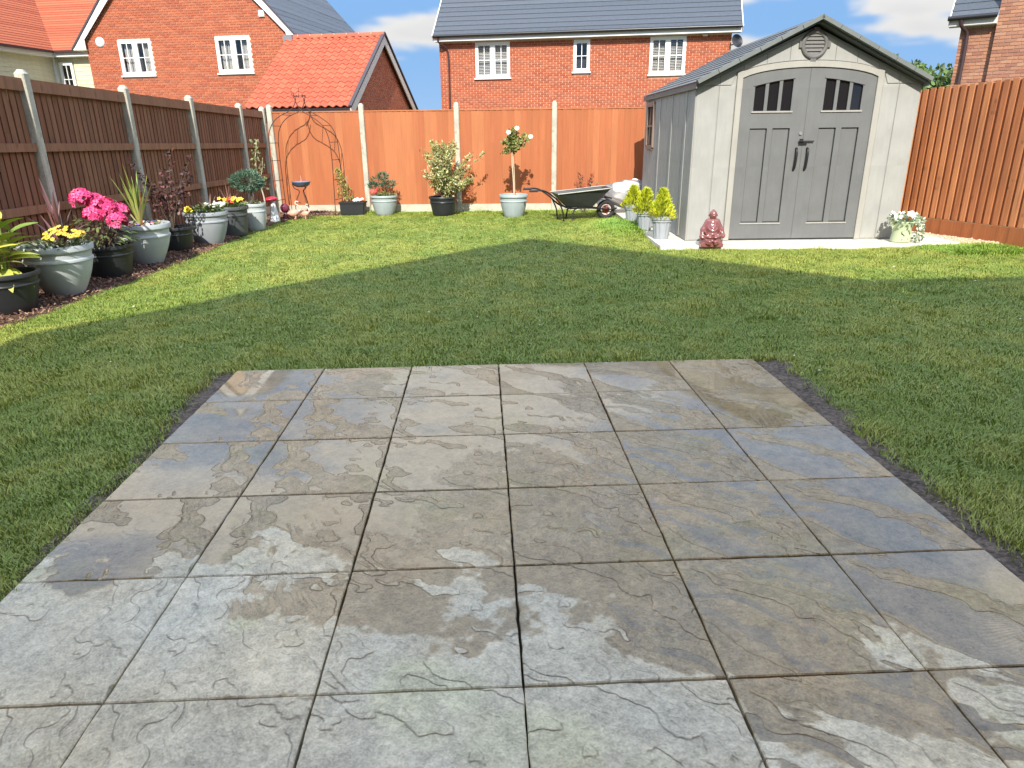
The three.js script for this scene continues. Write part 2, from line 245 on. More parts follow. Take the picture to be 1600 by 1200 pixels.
// ---------------------------------------------------------------- ground, lawn, bed
{
  const g = new THREE.CircleGeometry(300, 64); g.rotateX(-Math.PI / 2); g.translate(0, -0.16, 0); uvBox(g);
  struct('ground', uvBox(g), std([0.09, 0.11, 0.05], 0.95, { map: turfMap }), 'ground beyond the garden fences');
  const lw = new THREE.PlaneGeometry(13, 16, 130, 160); lw.rotateX(-Math.PI / 2); lw.translate(1.2, 0, -3); const p = lw.attributes.position;
  for (let i = 0; i < p.count; i++) p.setY(i, lawnY(p.getX(i), p.getZ(i)) - ((p.getZ(i) > -0.04 && p.getX(i) > -1.72 - soilL(p.getZ(i)) && p.getX(i) < 1.72 + soilR(p.getZ(i))) ? 0.05 : 0)); lw.computeVertexNormals();
  struct('lawn', uvBox(lw), std([0.25, 0.31, 0.09], 0.95, { map: turfMap }), 'mown back garden lawn, half in the shadow of a house');
  // planting bed along the left fence: bark mulch
  const P = [], I = [], N = 60, Wd = 14;
  for (let j = 0; j <= N; j++) { const z = lerp(4.8, -10.75, j / N), x1 = bedX(z), x0 = leftX(z) - 0.06; for (let i = 0; i <= Wd; i++) { const t = i / Wd, x = lerp(x0, x1, t); P.push(x, -0.012 + 0.03 * Math.sin(Math.PI * t) + (fbm(x * 9, z * 9, 3) - 0.5) * 0.04, z); } }
  for (let j = 0; j < N; j++) for (let i = 0; i < Wd; i++) { const a = j * (Wd + 1) + i, b = a + Wd + 1; I.push(a, a + 1, b + 1, a, b + 1, b); }
  const bg = new THREE.BufferGeometry(); bg.setAttribute('position', new THREE.BufferAttribute(new Float32Array(P), 3)); bg.setIndex(I); bg.computeVertexNormals();
  struct('flower_bed', uvBox(bg), std([0.19, 0.105, 0.07], 0.98, { map: soilMap, bumpMap: soilBump, bumpScale: 0.02 }), 'narrow bark mulch bed along the left fence');
  // bark chips
  const q = rng(91), chip = new THREE.BoxGeometry(1, 0.25, 0.4), n = 9000, im = new THREE.InstancedMesh(chip, std([1, 1, 1], 0.95, { map: grainMap }), n), m = new THREE.Matrix4(), e = new THREE.Euler(), c = new THREE.Color();
  for (let i = 0; i < n; i++) { const z = lerp(0.5, -10.6, Math.sqrt(q())), x = lerp(leftX(z), bedX(z) + 0.03, q()), s = 0.012 + q() * 0.028; m.makeRotationFromEuler(e.set((q() - 0.5) * 1.2, q() * 6.3, (q() - 0.5) * 1.2)); m.scale(V(s, s, s)); m.setPosition(x, 0.005 + 0.03 * Math.sin(Math.PI * clamp((x - leftX(z)) / (bedX(z) - leftX(z)))) + q() * 0.012, z); im.setMatrixAt(i, m); const k = q(); c.setRGB(0.12 + k * k * 0.3, 0.06 + k * k * 0.2, 0.042 + k * k * 0.13); im.setColorAt(i, c); }
  im.name = 'bark_mulch'; tag(im, 'loose reddish brown bark chips in the left bed', 'mulch', null, 'stuff'); im.castShadow = im.receiveShadow = true; scene.add(im);
  // bare soil round the patio
  const sp = []; for (const s of [-1, 1]) { const PP = [], II = []; for (let j = 0; j <= 60; j++) { const z = -0.05 + j * 0.082, w = (s < 0 ? soilL(z) : soilR(z)) + 0.03; for (let i = 0; i <= 5; i++) { const t = i / 5; PP.push(s * (1.76 + t * (w + 0.04)), -0.034 + t * 0.016 + (fbm(z * 16 + s, t * 3 + 2, 3) - 0.5) * 0.022, z); } } for (let j = 0; j < 60; j++) for (let i = 0; i < 5; i++) { const a = j * 6 + i, b = a + 6; s > 0 ? II.push(a, b + 1, a + 1, a, b, b + 1) : II.push(a, a + 1, b + 1, a, b + 1, b); } const gg = new THREE.BufferGeometry(); gg.setAttribute('position', new THREE.BufferAttribute(new Float32Array(PP), 3)); gg.setIndex(II); gg.computeVertexNormals(); sp.push(uvBox(gg)); }
  struct('bare_soil', merge(sp), std([0.19, 0.17, 0.155], 0.95, { map: soilMap, bumpMap: soilBump, bumpScale: 0.012 }), 'dark bare soil strips between patio edge and turf');
}

// ---------------------------------------------------------------- patio: riven slabs, wet from the back, dry near the house
{
  const PW = 3.6, PL = 4.8, TW = 1536, TH = 2048, T = 0.6;
  const dryZ = [[-1.8, 2.28], [-1.2, 2.46], [-0.6, 2.62], [0, 2.78], [0.4, 3.0], [0.9, 3.22], [1.8, 3.32]];
  const mould = [[1, 0], [1, 1], [2, 0], [2, 1], [3, 0], [3, 0]];
  const cm = new Uint8Array(TW * TH * 4), rm = new Uint8Array(TW * TH * 4), bm = new Uint8Array(TW * TH * 4);
  const tint = []; { const q = rng(313); for (let i = 0; i < 60; i++) tint.push([0.93 + q() * 0.14, (q() - 0.5) * 0.07, q() * 40]); }
  for (let j = 0; j < TH; j++) for (let i = 0; i < TW; i++) {
    const x = (i + 0.5) / TW * PW - PW / 2, z = (1 - (j + 0.5) / TH) * PL;
    const ci = clamp(Math.floor((x + PW / 2) / T), 0, 5), ri = clamp(Math.floor(z / T), 0, 7), tn = tint[ri * 6 + ci];
    let u = (x + PW / 2) - ci * T, v = z - ri * T; const mo = mould[(ci + (ri === 0 ? 1 : 0)) % 6];
    if (mo[1]) { u = u * 0.96 + 0.31; }
    const k = mo[0] >= 2 ? 1 : 0, ang = k ? -0.78 : -1.25, ca = Math.cos(ang), sa = Math.sin(ang), a = u * ca - v * sa, b = u * sa + v * ca;   // a: along the ledges
    const wa = fbm(a * 7 + mo[0] * 11, b * 7 + 3, 3) - 0.5, wb = fbm(a * 7 + 5, b * 7 + mo[0] * 13, 3) - 0.5;
    const fld = fbm(a * (k ? 2.4 : 3.2) + wa * 0.9 + mo[0] * 7.7, b * (k ? 8.5 : 5.5) + wb * 1.1 + mo[0] * 3.1, 3) + 0.05 * (fbm(a * 40, b * 40, 2) - 0.5);
    const s = fld * 3.4, fl = Math.floor(s), fr = s - fl;
    const chat = sstep(0.5, 0.66, fbm(a * 5 + mo[0] * 5, b * 5 + 33, 2)) * (fbm(a * 16, b * 62 + wb * 5, 3) - 0.5);
    let h = (fl + sstep(0, 0.085, fr) * 0.7 + fr * 0.3) / 3.4 + chat * 0.34;
    const big = fbm(x * 1.15 + 3, z * 1.15 + 8, 3);
    // water level: pools lie at the back and to the right
    const pool = interp([[0, 0.6], [0.9, 0.61], [1.6, 0.585], [2.3, 0.54], [2.9, 0.42], [4.8, 0]], z - Math.max(0, x) * 0.45) + (big - 0.5) * 0.34 + 0.22 * sstep(-1.1, -1.45, x) * sstep(0.75, 0.45, z);
    const edge = (z - interp(dryZ, x)) * 1.5 + (fbm(x * 4.2 + 9, z * 4.2 + 4, 5) - 0.5) * 1.5 + (h - 0.5) * 1.1 + (fbm(x * 34, z * 34, 2) - 0.5) * 0.16;
    const dry = sstep(-0.06, 0.05, edge), wet = 1 - dry, water = wet * sstep(0.0, 0.018, pool - h);
    const mott = fbm(x * 22 + 5, z * 22 + 61, 4); const fine = fbm(x * 60, z * 60, 3), grit = fbm(x * 210, z * 210, 2), mid = fbm(x * 9 + 21, z * 9, 4), hue = fbm(x * 2.6 + 7, z * 2.6 + 50, 3) - 0.5;
    let L = tn[0] * (1 + (fine - 0.5) * 0.42 + (grit - 0.5) * 0.55 + (mid - 0.5) * 0.26 + (mott - 0.5) * 0.42);
    let r = 0.575 * L, g = 0.508 * L, bb = 0.365 * L;
    r *= 1 + (hue + tn[1]) * 0.15; bb *= 1 - (hue + tn[1]) * 0.22;
    const mossy = sstep(0.6, 0.75, fbm(x * 3 + 70, z * 3 + 5, 4)) * 0.1; r *= 1 - mossy * 0.3; bb *= 1 - mossy;
    const kw = lerp(1, 0.53, wet) * lerp(1, 0.86, water); r *= kw * lerp(1, 1.12, wet); g *= kw * lerp(1, 0.985, wet); bb *= kw * lerp(1, 0.8, wet);
    const p = (j * TW + i) * 4; cm[p] = toS(r); cm[p + 1] = toS(g); cm[p + 2] = toS(bb); cm[p + 3] = 255;
    const damp = wet * sstep(0.35, 0.7, fbm(x * 5 + 40, z * 5 + 3, 3));
    const ro = lerp(lerp(0.86, lerp(0.52, 0.34, damp), wet), 0.035, water); rm[p] = rm[p + 1] = rm[p + 2] = ro * 255; rm[p + 3] = 255;
    const hh = lerp(h * 0.8 + (fine - 0.5) * 0.10 + (grit - 0.5) * 0.05 + 0.08, Math.max(h, pool) * 0.8 + 0.08, water); bm[p] = bm[p + 1] = bm[p + 2] = clamp(hh) * 255; bm[p + 3] = 255;
  }
  const mk = (d, s) => { const t = new THREE.DataTexture(d, TW, TH, THREE.RGBAFormat); t.magFilter = THREE.LinearFilter; t.minFilter = THREE.LinearMipmapLinearFilter; t.generateMipmaps = true; if (s) t.colorSpace = THREE.SRGBColorSpace; t.needsUpdate = true; return t; };
  const slabMat = std([1, 1, 1], 1, { map: mk(cm, true), roughnessMap: mk(rm, false), bumpMap: mk(bm, false), bumpScale: 0.045 });
  const patio = new THREE.Group(); patio.name = 'patio'; patio.userData = { kind: 'structure', label: 'patio of square riven grey slabs, wet at the back and dry in front' }; scene.add(patio);
  part('patio_bed', box(3.56, 0.06, 4.8, 0, -0.056, 2.4), std([0.05, 0.043, 0.036], 0.95, { map: soilMap }), patio);
  const q = rng(404);
  for (let ri = 0; ri < 8; ri++) for (let ci = 0; ci < 6; ci++) {
    const cx = -1.5 + ci * 0.6, cz = 0.3 + ri * 0.6, hw = 0.2963, K = 14, ring = [[], [], []];
    for (let sd = 0; sd < 4; sd++) for (let t = 0; t < K; t++) { const w = lerp(-hw, hw, t / K), corner = t === 0, j0 = (q() - 0.5) * 0.0026 * (1 + (q() > 0.9 ? 1.6 : 0)), o = hw + (corner ? 0 : j0); const xy = sd === 0 ? [w, -o] : sd === 1 ? [o, w] : sd === 2 ? [-w, o] : [-o, -w]; ring[0].push(xy.map((v) => v * (1 - 0.0035 / 0.3))); ring[1].push(xy); ring[2].push(xy); }
    const ys = [0, -0.0035, -0.036], P = [0, 0, 0], I = [], n = ring[0].length;
    for (let k = 0; k < 3; k++) for (const [a, b] of ring[k]) P.push(a, ys[k], b);
    for (let t = 0; t < n; t++) { const a = 1 + t, b = 1 + (t + 1) % n; I.push(0, b, a); for (let k = 0; k < 2; k++) { const a0 = a + k * n, b0 = b + k * n; I.push(a0, b0, b0 + n, a0, b0 + n, a0 + n); } }
    let g = new THREE.BufferGeometry(); g.setAttribute('position', new THREE.BufferAttribute(new Float32Array(P), 3)); g.setIndex(I); g = g.toNonIndexed(); g.computeVertexNormals();
    const pp = g.attributes.position, uv = new Float32Array(pp.count * 2); for (let t = 0; t < pp.count; t++) { uv[t * 2] = (pp.getX(t) + cx + 1.8) / 3.6; uv[t * 2 + 1] = 1 - (pp.getZ(t) + cz) / 4.8; } g.setAttribute('uv', new THREE.BufferAttribute(uv, 2));
    const m = part('slab', g, slabMat, patio); m.position.set(cx + (q() - 0.5) * 0.003, (q() - 0.5) * 0.002, cz + (q() - 0.5) * 0.003); m.rotation.set((q() - 0.5) * 0.006, 0, (q() - 0.5) * 0.006);
  }
}

// ---------------------------------------------------------------- brickwork, windows, roofs
const CAMP = camera.position.clone();
function brickwork(owner, mats, pal, x0, x1, y0, y1, z, inside, holes, bl = 0.215, bh = 0.065, seed = 1, facing = 1) {
  const j = 0.013, list = [], q = rng(seed); owner.updateMatrixWorld(true); const w = V();
  for (let r = 0, y = y0; y + bh <= y1; r++, y += bh + j) for (let x = x0 - (r % 2) * (bl + j) / 2; x < x1; x += bl + j) {
    let a = Math.max(x, x0), b = Math.min(x + bl, x1); if (b - a < 0.03) continue;
    const cy = y + bh / 2;
    if (inside) { const [l, rt] = inside(cy + bh / 2); a = Math.max(a, l); b = Math.min(b, rt); if (b - a < 0.03) continue; }
    let cut = false; for (const [hx0, hy0, hx1, hy1] of holes) if (cy + bh / 2 > hy0 && cy - bh / 2 < hy1 && b > hx0 && a < hx1) { if (a < hx0 && hx0 - a > 0.03) b = hx0; else if (b > hx1 && b - hx1 > 0.03) a = hx1; else cut = true; } if (cut) continue;
    const cx = (a + b) / 2; list.push([cx, cy, b - a, w.set(cx, cy, z).applyMatrix4(owner.matrixWorld).distanceTo(CAMP), q()]);
  }
  list.sort((a, b) => a[3] - b[3]);
  const unit = uvBox(new THREE.BoxGeometry(1, bh, 0.03)), geos = {}; const first = list.slice(0, 300), rest = list.slice(300);
  for (const [cx, cy, len, , k] of first) { const key = len.toFixed(3) + '_' + Math.floor(k * 5); geos[key] ??= (() => { const g = new THREE.BoxGeometry(len, bh, 0.03); return uvBox(g, k * 7, k * 3); })(); const m = part('brick', geos[key], mats[Math.floor(k * 977) % mats.length], owner); m.position.set(cx, cy, z - 0.008 + k * 0.003); }
  if (rest.length) { const im = new THREE.InstancedMesh(unit, M.brickAny, rest.length), m = new THREE.Matrix4(), c = new THREE.Color(); rest.forEach(([cx, cy, len, , k], i) => { m.makeScale(len, 1, 1).setPosition(cx, cy, z - 0.008 + k * 0.003); im.setMatrixAt(i, m); const s = pal[Math.floor(k * 977) % pal.length].color, f = 0.92 + (k * 131 % 1) * 0.16; im.setColorAt(i, c.setRGB(s.r * f, s.g * f, s.b * f)); }); im.name = 'brickwork'; im.userData.kind = 'stuff'; im.castShadow = im.receiveShadow = true; owner.add(im); }
}
// a white casement window in a wall whose face lies at z: frame, mullion, glazing bars, panes, sill
function casement(owner, x0, y0, x1, y1, z, cols, dress = 'curtain', barCols = 2) {
  const g = sub('window', owner, [0, 0, 0]), w = x1 - x0, h = y1 - y0, f = 0.075, zf = z + 0.004, d = 0.07;
  part('frame', [box(w, f, d, (x0 + x1) / 2, y1 - f / 2, zf), box(w, f, d, (x0 + x1) / 2, y0 + f / 2, zf), ...[x0 + f / 2, x1 - f / 2].map((x) => box(f, h - 2 * f, d, x, (y0 + y1) / 2, zf)), ...(cols > 1 ? [box(0.12, h - 2 * f, d + 0.012, (x0 + x1) / 2, (y0 + y1) / 2, zf)] : [])], M.white, g);
  const sill = part('sill', cbox(w + 0.1, 0.05, 0.14, 0.008), M.white, g); sill.position.set((x0 + x1) / 2, y0 - 0.028, z + 0.03);
  const cell = cols > 1 ? [[x0 + f, (x0 + x1) / 2 - 0.06], [(x0 + x1) / 2 + 0.06, x1 - f]] : [[x0 + f, x1 - f]];
  for (const [a, b] of cell) {
    const yb = y0 + f, yt = y1 - f, s = 0.035;
    part('sash', [box(b - a, s, 0.05, (a + b) / 2, yt - s / 2, zf + 0.006), box(b - a, s, 0.05, (a + b) / 2, yb + s / 2, zf + 0.006), box(s, yt - yb - 2 * s, 0.05, a + s / 2, (yb + yt) / 2, zf + 0.006), box(s, yt - yb - 2 * s, 0.05, b - s / 2, (yb + yt) / 2, zf + 0.006)], M.white, g);
    part('glazing_bar', box(b - a - 2 * s, 0.022, 0.03, (a + b) / 2, (yb + yt) / 2, zf + 0.01), M.white, g);
    for (let k = 1; k < barCols; k++) for (const [p0, p1] of [[yb + s, (yb + yt) / 2 - 0.011], [(yb + yt) / 2 + 0.011, yt - s]]) part('glazing_bar', box(0.022, p1 - p0, 0.03, lerp(a + s, b - s, k / barCols), (p0 + p1) / 2, zf + 0.01), M.white, g);
    for (let k = 0; k < barCols; k++) for (const [p0, p1] of [[yb + s, (yb + yt) / 2 - 0.011], [(yb + yt) / 2 + 0.011, yt - s]]) { const xa = lerp(a + s, b - s, k / barCols), xb = lerp(a + s, b - s, (k + 1) / barCols); part('pane', box(xb - xa - 0.012, p1 - p0, 0.006, (xa + xb) / 2, (p0 + p1) / 2, zf + 0.002), M.glass, g); }
  }
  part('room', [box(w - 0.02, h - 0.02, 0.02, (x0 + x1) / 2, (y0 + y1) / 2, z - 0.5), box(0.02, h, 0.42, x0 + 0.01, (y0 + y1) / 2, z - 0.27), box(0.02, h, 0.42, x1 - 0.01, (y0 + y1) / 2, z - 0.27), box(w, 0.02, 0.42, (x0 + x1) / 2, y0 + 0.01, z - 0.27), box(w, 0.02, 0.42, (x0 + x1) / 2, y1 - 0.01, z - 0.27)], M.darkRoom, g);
  if (dress === 'curtain') part('curtain', [0, 1].map((k) => { const c = new THREE.PlaneGeometry(w * 0.3, h - 0.1, 24, 1), p = c.attributes.position; for (let i = 0; i < p.count; i++) p.setZ(i, Math.sin(p.getX(i) * 70) * 0.02); c.computeVertexNormals(); c.translate(k ? x1 - f - w * 0.15 : x0 + f + w * 0.15, (y0 + y1) / 2, z - 0.16); return c; }), M.curtain, g);
  if (dress === 'blind') part('blind', Array.from({ length: Math.floor((h - 0.2) / 0.05) }, (_, k) => { const b = new THREE.BoxGeometry(w - 2 * f, 0.004, 0.045); b.rotateX(0.7); b.translate((x0 + x1) / 2, y0 + 0.1 + k * 0.05, z - 0.12); return b; }), M.blind, g);
  return g;
}
// a roof slope built of overlapping courses: from eave point line (x0..x1 at ye,ze) up to (yr,zr); edges may slant (function of t -> [xa, xb])
function courses(owner, name, mats, ye, ze, yr, zr, n, span, thick = 0.018, pw = 0, seed = 3) {
  const dy = yr - ye, dz = zr - ze, L = Math.hypot(dy, dz), q = rng(seed), step = L / n, ex = step * 1.18;
  const up = V(0, dy / L, dz / L), nrm = V(0, Math.abs(dz) / L, -dy / L * Math.sign(dz) * 1); if (nrm.y < 0) nrm.negate();
  for (let i = 0; i < n; i++) {
    const [xa, xb] = span((i + 0.5) / n); if (xb - xa < 0.05) continue; const list = [], N = pw ? Math.max(1, Math.round((xb - xa) / pw)) : 1;
    const off = pw ? (i % 2) * 0.5 : 0;
    for (let k = pw ? -1 : 0; k < N; k++) { let a = lerp(xa, xb, (k + off) / N), b = lerp(xa, xb, (k + 1 + off) / N); if (!pw) { a = xa; b = xb; } a = Math.max(a, xa); b = Math.min(b, xb); if (b - a < 0.02) continue; const g = new THREE.BoxGeometry(b - a - (pw ? 0.006 : 0), thick, ex); const lift = pw ? (q() - 0.5) * 0.004 : 0; const c = V((a + b) / 2, ye, ze).addScaledVector(up, step * i + ex / 2 - (ex - step) * 0.0); const tilt = Math.atan2(thick, step); const z = up.clone().multiplyScalar(Math.cos(tilt)).addScaledVector(nrm, -Math.sin(tilt)).normalize(); const x = V(1, 0, 0), y = z.clone().cross(x); uvBox(g, q() * 5, q() * 5); const gg = uvBox(g, q() * 5, q() * 5); gg.applyMatrix4(new THREE.Matrix4().makeBasis(x, y, z).setPosition(c.addScaledVector(nrm, thick * 1.0 + lift))); list.push(gg); }
    part(name, list, mats[Math.floor(q() * mats.length)], owner);
  }
}
const tube3 = (a, r) => tube(a.map((p) => V(...p)), r, a.length * 6, 8);

// ---- left houses: common frame; x to the right along their fronts, z towards us
const FX = [-3.05, 0, -19.93], FA = -11.5 * D2R;
{
  // gabled brick house
  const h = thing('brick_house', 'orange brick gabled house with two white windows, left beyond the fence', 'house', FX, FA);
  const xl = -11.0, xr = -3.42, ze = -0.6, ey = 4.72, pk = 8.95, xm = (xl + xr) / 2;
  const wins = [[-9.78, 3.58, -8.53, 4.7], [-6.14, 3.58, -4.88, 4.7]];
  const wall = shapeGeo([[xl, -0.1], [xr, -0.1], [xr, ey], [xm, pk - 0.25], [xl, ey]], 0.28, wins.map((w) => rect(...w).reverse())); wall.translate(0, 0, ze - 0.288);
  part('wall', wall, M.mortar, h);
  part('side_wall', [box(0.28, ey, 8, xr - 0.14, ey / 2, ze - 4.3), box(0.28, ey, 8, xl + 0.14, ey / 2, ze - 4.3), box(xr - xl - 0.56, ey, 0.28, xm, ey / 2, ze - 8.2)], M.brick[1], h);
  const sl = (pk - 0.25 - ey) / (xm - xl), bounds = (y) => y < ey ? [xl, xr] : [xl + (y - ey) / sl, xr - (y - ey) / sl];
  brickwork(h, M.brick, M.brick, xl, xr, 1.62, 6.6, ze, bounds, wins.map(([a, b, c, d]) => [a, b - 0.06, c, d]), 0.215, 0.065, 11);
  wins.forEach((w) => casement(h, ...w, ze - 0.02, 2, 'curtain'));
  // slate roof, ridge running away from us, and white barge boards
  const ov = 0.28, zf = ze + 0.16, zb = ze - 8.1;
  for (const s of [-1, 1]) {
    const g = sub('roof_slope', h); const ex = s < 0 ? xl - 0.42 : xr + 0.42, L = Math.hypot(xm - ex, pk - 4.45);
    const n = 22, nx = s * (pk - 4.45) / L, ny = Math.abs(xm - ex) / L, ux = (xm - ex) / L, uy = (pk - 4.45) / L;
    for (let i = 0; i < n; i++) { const st = L / n, t = (i + 0.55) * st, b = new THREE.BoxGeometry(st * 1.15, 0.016, zf - zb - 0.02); const tl = s * 0.06; uvBox(b, i * 0.37, 0); const gb = uvBox(b, i * 0.37, i * 0.7); gb.applyMatrix4(new THREE.Matrix4().makeRotationZ(Math.atan2(uy, ux) * 1 + (s > 0 ? Math.PI : 0) * 0)); gb.translate(ex + ux * t + nx * 0.03, 4.45 + uy * t + ny * 0.03, (zf + zb) / 2); part('slate_course', gb, M.slate[i % 3], g); }
    part('roof_deck', bar(V(ex, 4.44, (zf + zb) / 2), V(xm, pk, (zf + zb) / 2), zf - zb - 0.3, 0.03, V(nx, ny, 0)), M.slate[0], g);
    // barge board with a boxed kneeler at its foot
    const bw = 0.34; part('barge_board', shapeGeo([[ex - s * 0.02, 4.42], [ex - s * 0.02, 4.46], [xm, pk + 0.02], [xm, pk - bw / ny * 1.0], [ex - s * (0.5), 4.72 + 0.02], [ex - s * 0.5, 4.42]].map(([x, y]) => [x, y]), 0.03).translate(0, 0, ze + 0.13), M.white, h);
    part('soffit', box(0.44, 0.03, 0.26, ex - s * 0.24, 4.43, ze + 0.0), M.white, h);
    part('verge_trim', bar(V(ex - s * 0.03, 4.5, zf + 0.02), V(xm, pk + 0.06, zf + 0.02), 0.04, 0.05, V(nx, ny, 0)), M.dryVerge, h);
    part('gutter', box(0.11, 0.09, 8.2, ex + s * 0.04, 4.46, ze - 4), M.gutter, h);
    part('fascia', box(0.03, 0.2, 8.2, ex - s * 0.05, 4.5, ze - 4), M.white, h);
  }
  // round alarm box and a small white lamp under the right barge
  const a = thing('alarm_box', 'round white alarm box on the brick gable wall', 'alarm box', [0, 0, 0], FA); a.position.copy(V(-10.44, 4.66, ze).applyMatrix4(h.matrixWorld));
  const disc = lathe([[0, 0.075], [0.1, 0.07], [0.15, 0.045], [0.165, 0]], 28); disc.rotateX(Math.PI / 2); part('case', disc, M.white, a); const lens = lathe([[0, 0.088], [0.05, 0.084], [0.07, 0.07]], 20); lens.rotateX(Math.PI / 2); part('lens', lens, std([0.45, 0.6, 0.8], 0.3), a);
  const l = thing('wall_light', 'small square white light high on the brick gable', 'light', [0, 0, 0], FA); l.position.copy(V(-4.34, 5.34, ze).applyMatrix4(h.matrixWorld)); part('housing', [cbox(0.2, 0.2, 0.12, 0.015)], M.white, l); part('bracket', box(0.06, 0.06, 0.1, 0, 0.06, -0.05), M.white, l);

  // garage with pantiles
  const gx = thing('garage', 'low brick garage with orange pantile roof against the gabled house', 'garage', FX, FA);
  const W0 = -3.25, half = 3.36, ry = 4.5, gy = 2.28, L = Math.hypot(half, ry - gy), uy = (ry - gy) / L, uz = half / L;
  part('wall', [box(3.0, 2.2, 0.25, -1.75, 1.1, half - 0.38), box(3.0, 2.2, 0.25, -1.75, 1.1, -half + 0.38)], M.brick[1], gx);
  const gw = shapeGeo([[-half + 0.26, 0], [half - 0.26, 0], [half - 0.26, gy - 0.03], [0, ry - 0.16], [-half + 0.26, gy - 0.03]], 0.25); gw.rotateY(Math.PI / 2); gw.translate(-0.4, 0, 0); part('gable_wall', gw, M.mortar, gx);
  { const gg = sub('gable_brickwork', gx, [-0.15, 0, 0], Math.PI / 2); brickwork(gg, M.brick, M.brick, -half + 0.26, half - 0.26, 1.7, ry - 0.2, 0.008, (y) => { const k = clamp((ry - 0.16 - y) / (ry - 0.16 - gy + 0.03)) * (half - 0.26); return [-k, k]; }, [], 0.215, 0.065, 23); }
  part('roof_deck', [bar(V(W0 / 2, gy - 0.06, half), V(W0 / 2, ry - 0.04, 0), -W0 - 0.04, 0.03), bar(V(W0 / 2, gy - 0.06, -half), V(W0 / 2, ry - 0.04, 0), -W0 - 0.04, 0.03)], M.plainTile[1], gx);
  { // pantiles: a wave across, thick edge, one mesh each
    const cw = 0.232, rows = 16, n = 14, st = L / rows, prof = [], K = 12; for (let i = 0; i <= K; i++) { const t = i / K; prof.push([t * cw - cw / 2, 0.026 * Math.cos((t - 0.28) * 2 * Math.PI)]); }
    const s = new THREE.Shape(); s.moveTo(...prof[0]); for (const p of prof.slice(1)) s.lineTo(...p); for (const p of prof.slice().reverse()) s.lineTo(p[0], p[1] - 0.02); s.closePath();
    const tg = new THREE.ExtrudeGeometry(s, { depth: st * 1.1, bevelEnabled: false }); tg.translate(0, 0, -st * 1.1); uvBox(tg); const vs = [0, 1, 2].map((k) => { const g = tg.clone(); return uvBox(g, k * 0.7, k * 1.3); });
    const q = rng(37), tilt = Math.atan2(uy, uz) - 0.09;
    for (let r = 0; r < rows; r++) for (let c = 0; c < n; c++) { const m = part('pantile', vs[Math.floor(q() * 3)], M.pantile[Math.floor(q() * 4)], gx); const t = L - r * st; m.position.set(W0 + (c + 0.5) * cw + (q() - 0.5) * 0.005, ry - t * uy + 0.035 * uz + 0.012 + (q() - 0.5) * 0.004, t * uz + 0.035 * uy + 0.02); m.rotation.x = tilt; }
    for (let i = 0; i < 8; i++) { const g = new THREE.CylinderGeometry(0.12, 0.125, 0.405, 12, 1, false, 0, Math.PI); g.rotateZ(Math.PI / 2); const m = part('ridge_tile', uvBox(g, i, i), M.pantile[i % 4], gx); m.rotation.x = 0; m.position.set(W0 + 0.205 + i * 0.41, ry - 0.02, 0); if (i) { const j = part('ridge_joint', box(0.014, 0.05, 0.25, W0 + i * 0.41, ry + 0.06, 0), M.mortar, gx); } }
    const rs = sub('rear_slope', gx); for (let r = 0; r < rows; r++) { const t = (r + 0.5) * st; const g = box(-W0, 0.02, st * 1.12); const m = part('tile_course', g, M.pantile[r % 4], rs); m.position.set(W0 / 2, ry - t * uy + 0.03, -t * uz); m.rotation.x = -Math.atan2(uy, uz) + 0.06; }
  }
  for (const s of [1, -1]) { part('barge_board', shapeGeo([[s * half, gy - 0.22], [s * half, gy - 0.02], [0, ry + 0.0], [0, ry - 0.26], [s * (half - 0.12), gy - 0.22]].map(([a, b]) => [-a, b]), 0.03).rotateY(Math.PI / 2).translate(-0.02, 0, 0), std([0.62, 0.58, 0.52], 0.6), gx); part('verge', bar(V(0.0, gy + 0.02, s * (half + 0.05)), V(0.0, ry + 0.07, 0), 0.1, 0.05), M.dryVerge, gx); }
  part('gutter', box(3.2, 0.09, 0.11, -1.62, gy - 0.07, half + 0.05), M.gutter, gx); part('fascia', box(3.2, 0.16, 0.025, -1.62, gy - 0.12, half - 0.02), std([0.3, 0.12, 0.09], 0.6), gx);
  part('flashing', box(0.3, 0.3, 0.32, W0 + 0.08, ry - 0.06, 0.02), M.lead, gx);

  // cream boarded house further left: one wall towards us, one wing coming forward
  {
  const c = thing('boarded_house', 'cream weatherboarded house with red tiled roof at the far left', 'house', FX, FA);
  const zb = -3, cy = 4.55, wx = -14.4, x1 = xl + 0.02;
  const win = [-14.2, 3.1, -13.62, 4.32];
  const bw = shapeGeo([[wx, 0], [x1, 0], [x1, cy], [wx, cy]], 0.25, [rect(...win).reverse()]); bw.translate(0, 0, zb - 0.29); part('wall', [bw, box(0.25, cy, 9, wx - 0.165, cy / 2, zb + 4.5)], M.cream, c);
  for (let y = 1.6; y < cy - 0.02; y += 0.16) {
    const seg = y + 0.16 > win[1] - 0.05 && y < win[3] + 0.05 ? [[wx + 0.02, win[0] - 0.04], [win[2] + 0.04, x1]] : [[wx + 0.02, x1]];
    for (const [a, b] of seg) { if (b - a < 0.02) continue; const m = part('cladding_board', box(b - a, 0.175, 0.02, (a + b) / 2, y + 0.08, zb), M.cream, c); m.rotation.x = 0; m.geometry.translate(0, -y - 0.08, -zb); m.position.set(0, y + 0.08, zb - 0.012); m.rotation.x = -0.09; }
    const m2 = part('cladding_board', box(0.02, 0.175, 8.9), M.cream, c); m2.position.set(wx + 0.012 - 0.03, y + 0.08, zb + 4.48); m2.rotation.z = 0.09;
  }
  part('corner_trim', box(0.1, cy - 0.1, 0.1, wx + 0.03, cy / 2, zb + 0.03), M.white, c);
  casement(c, ...win, zb + 0.0, 1, 'none');
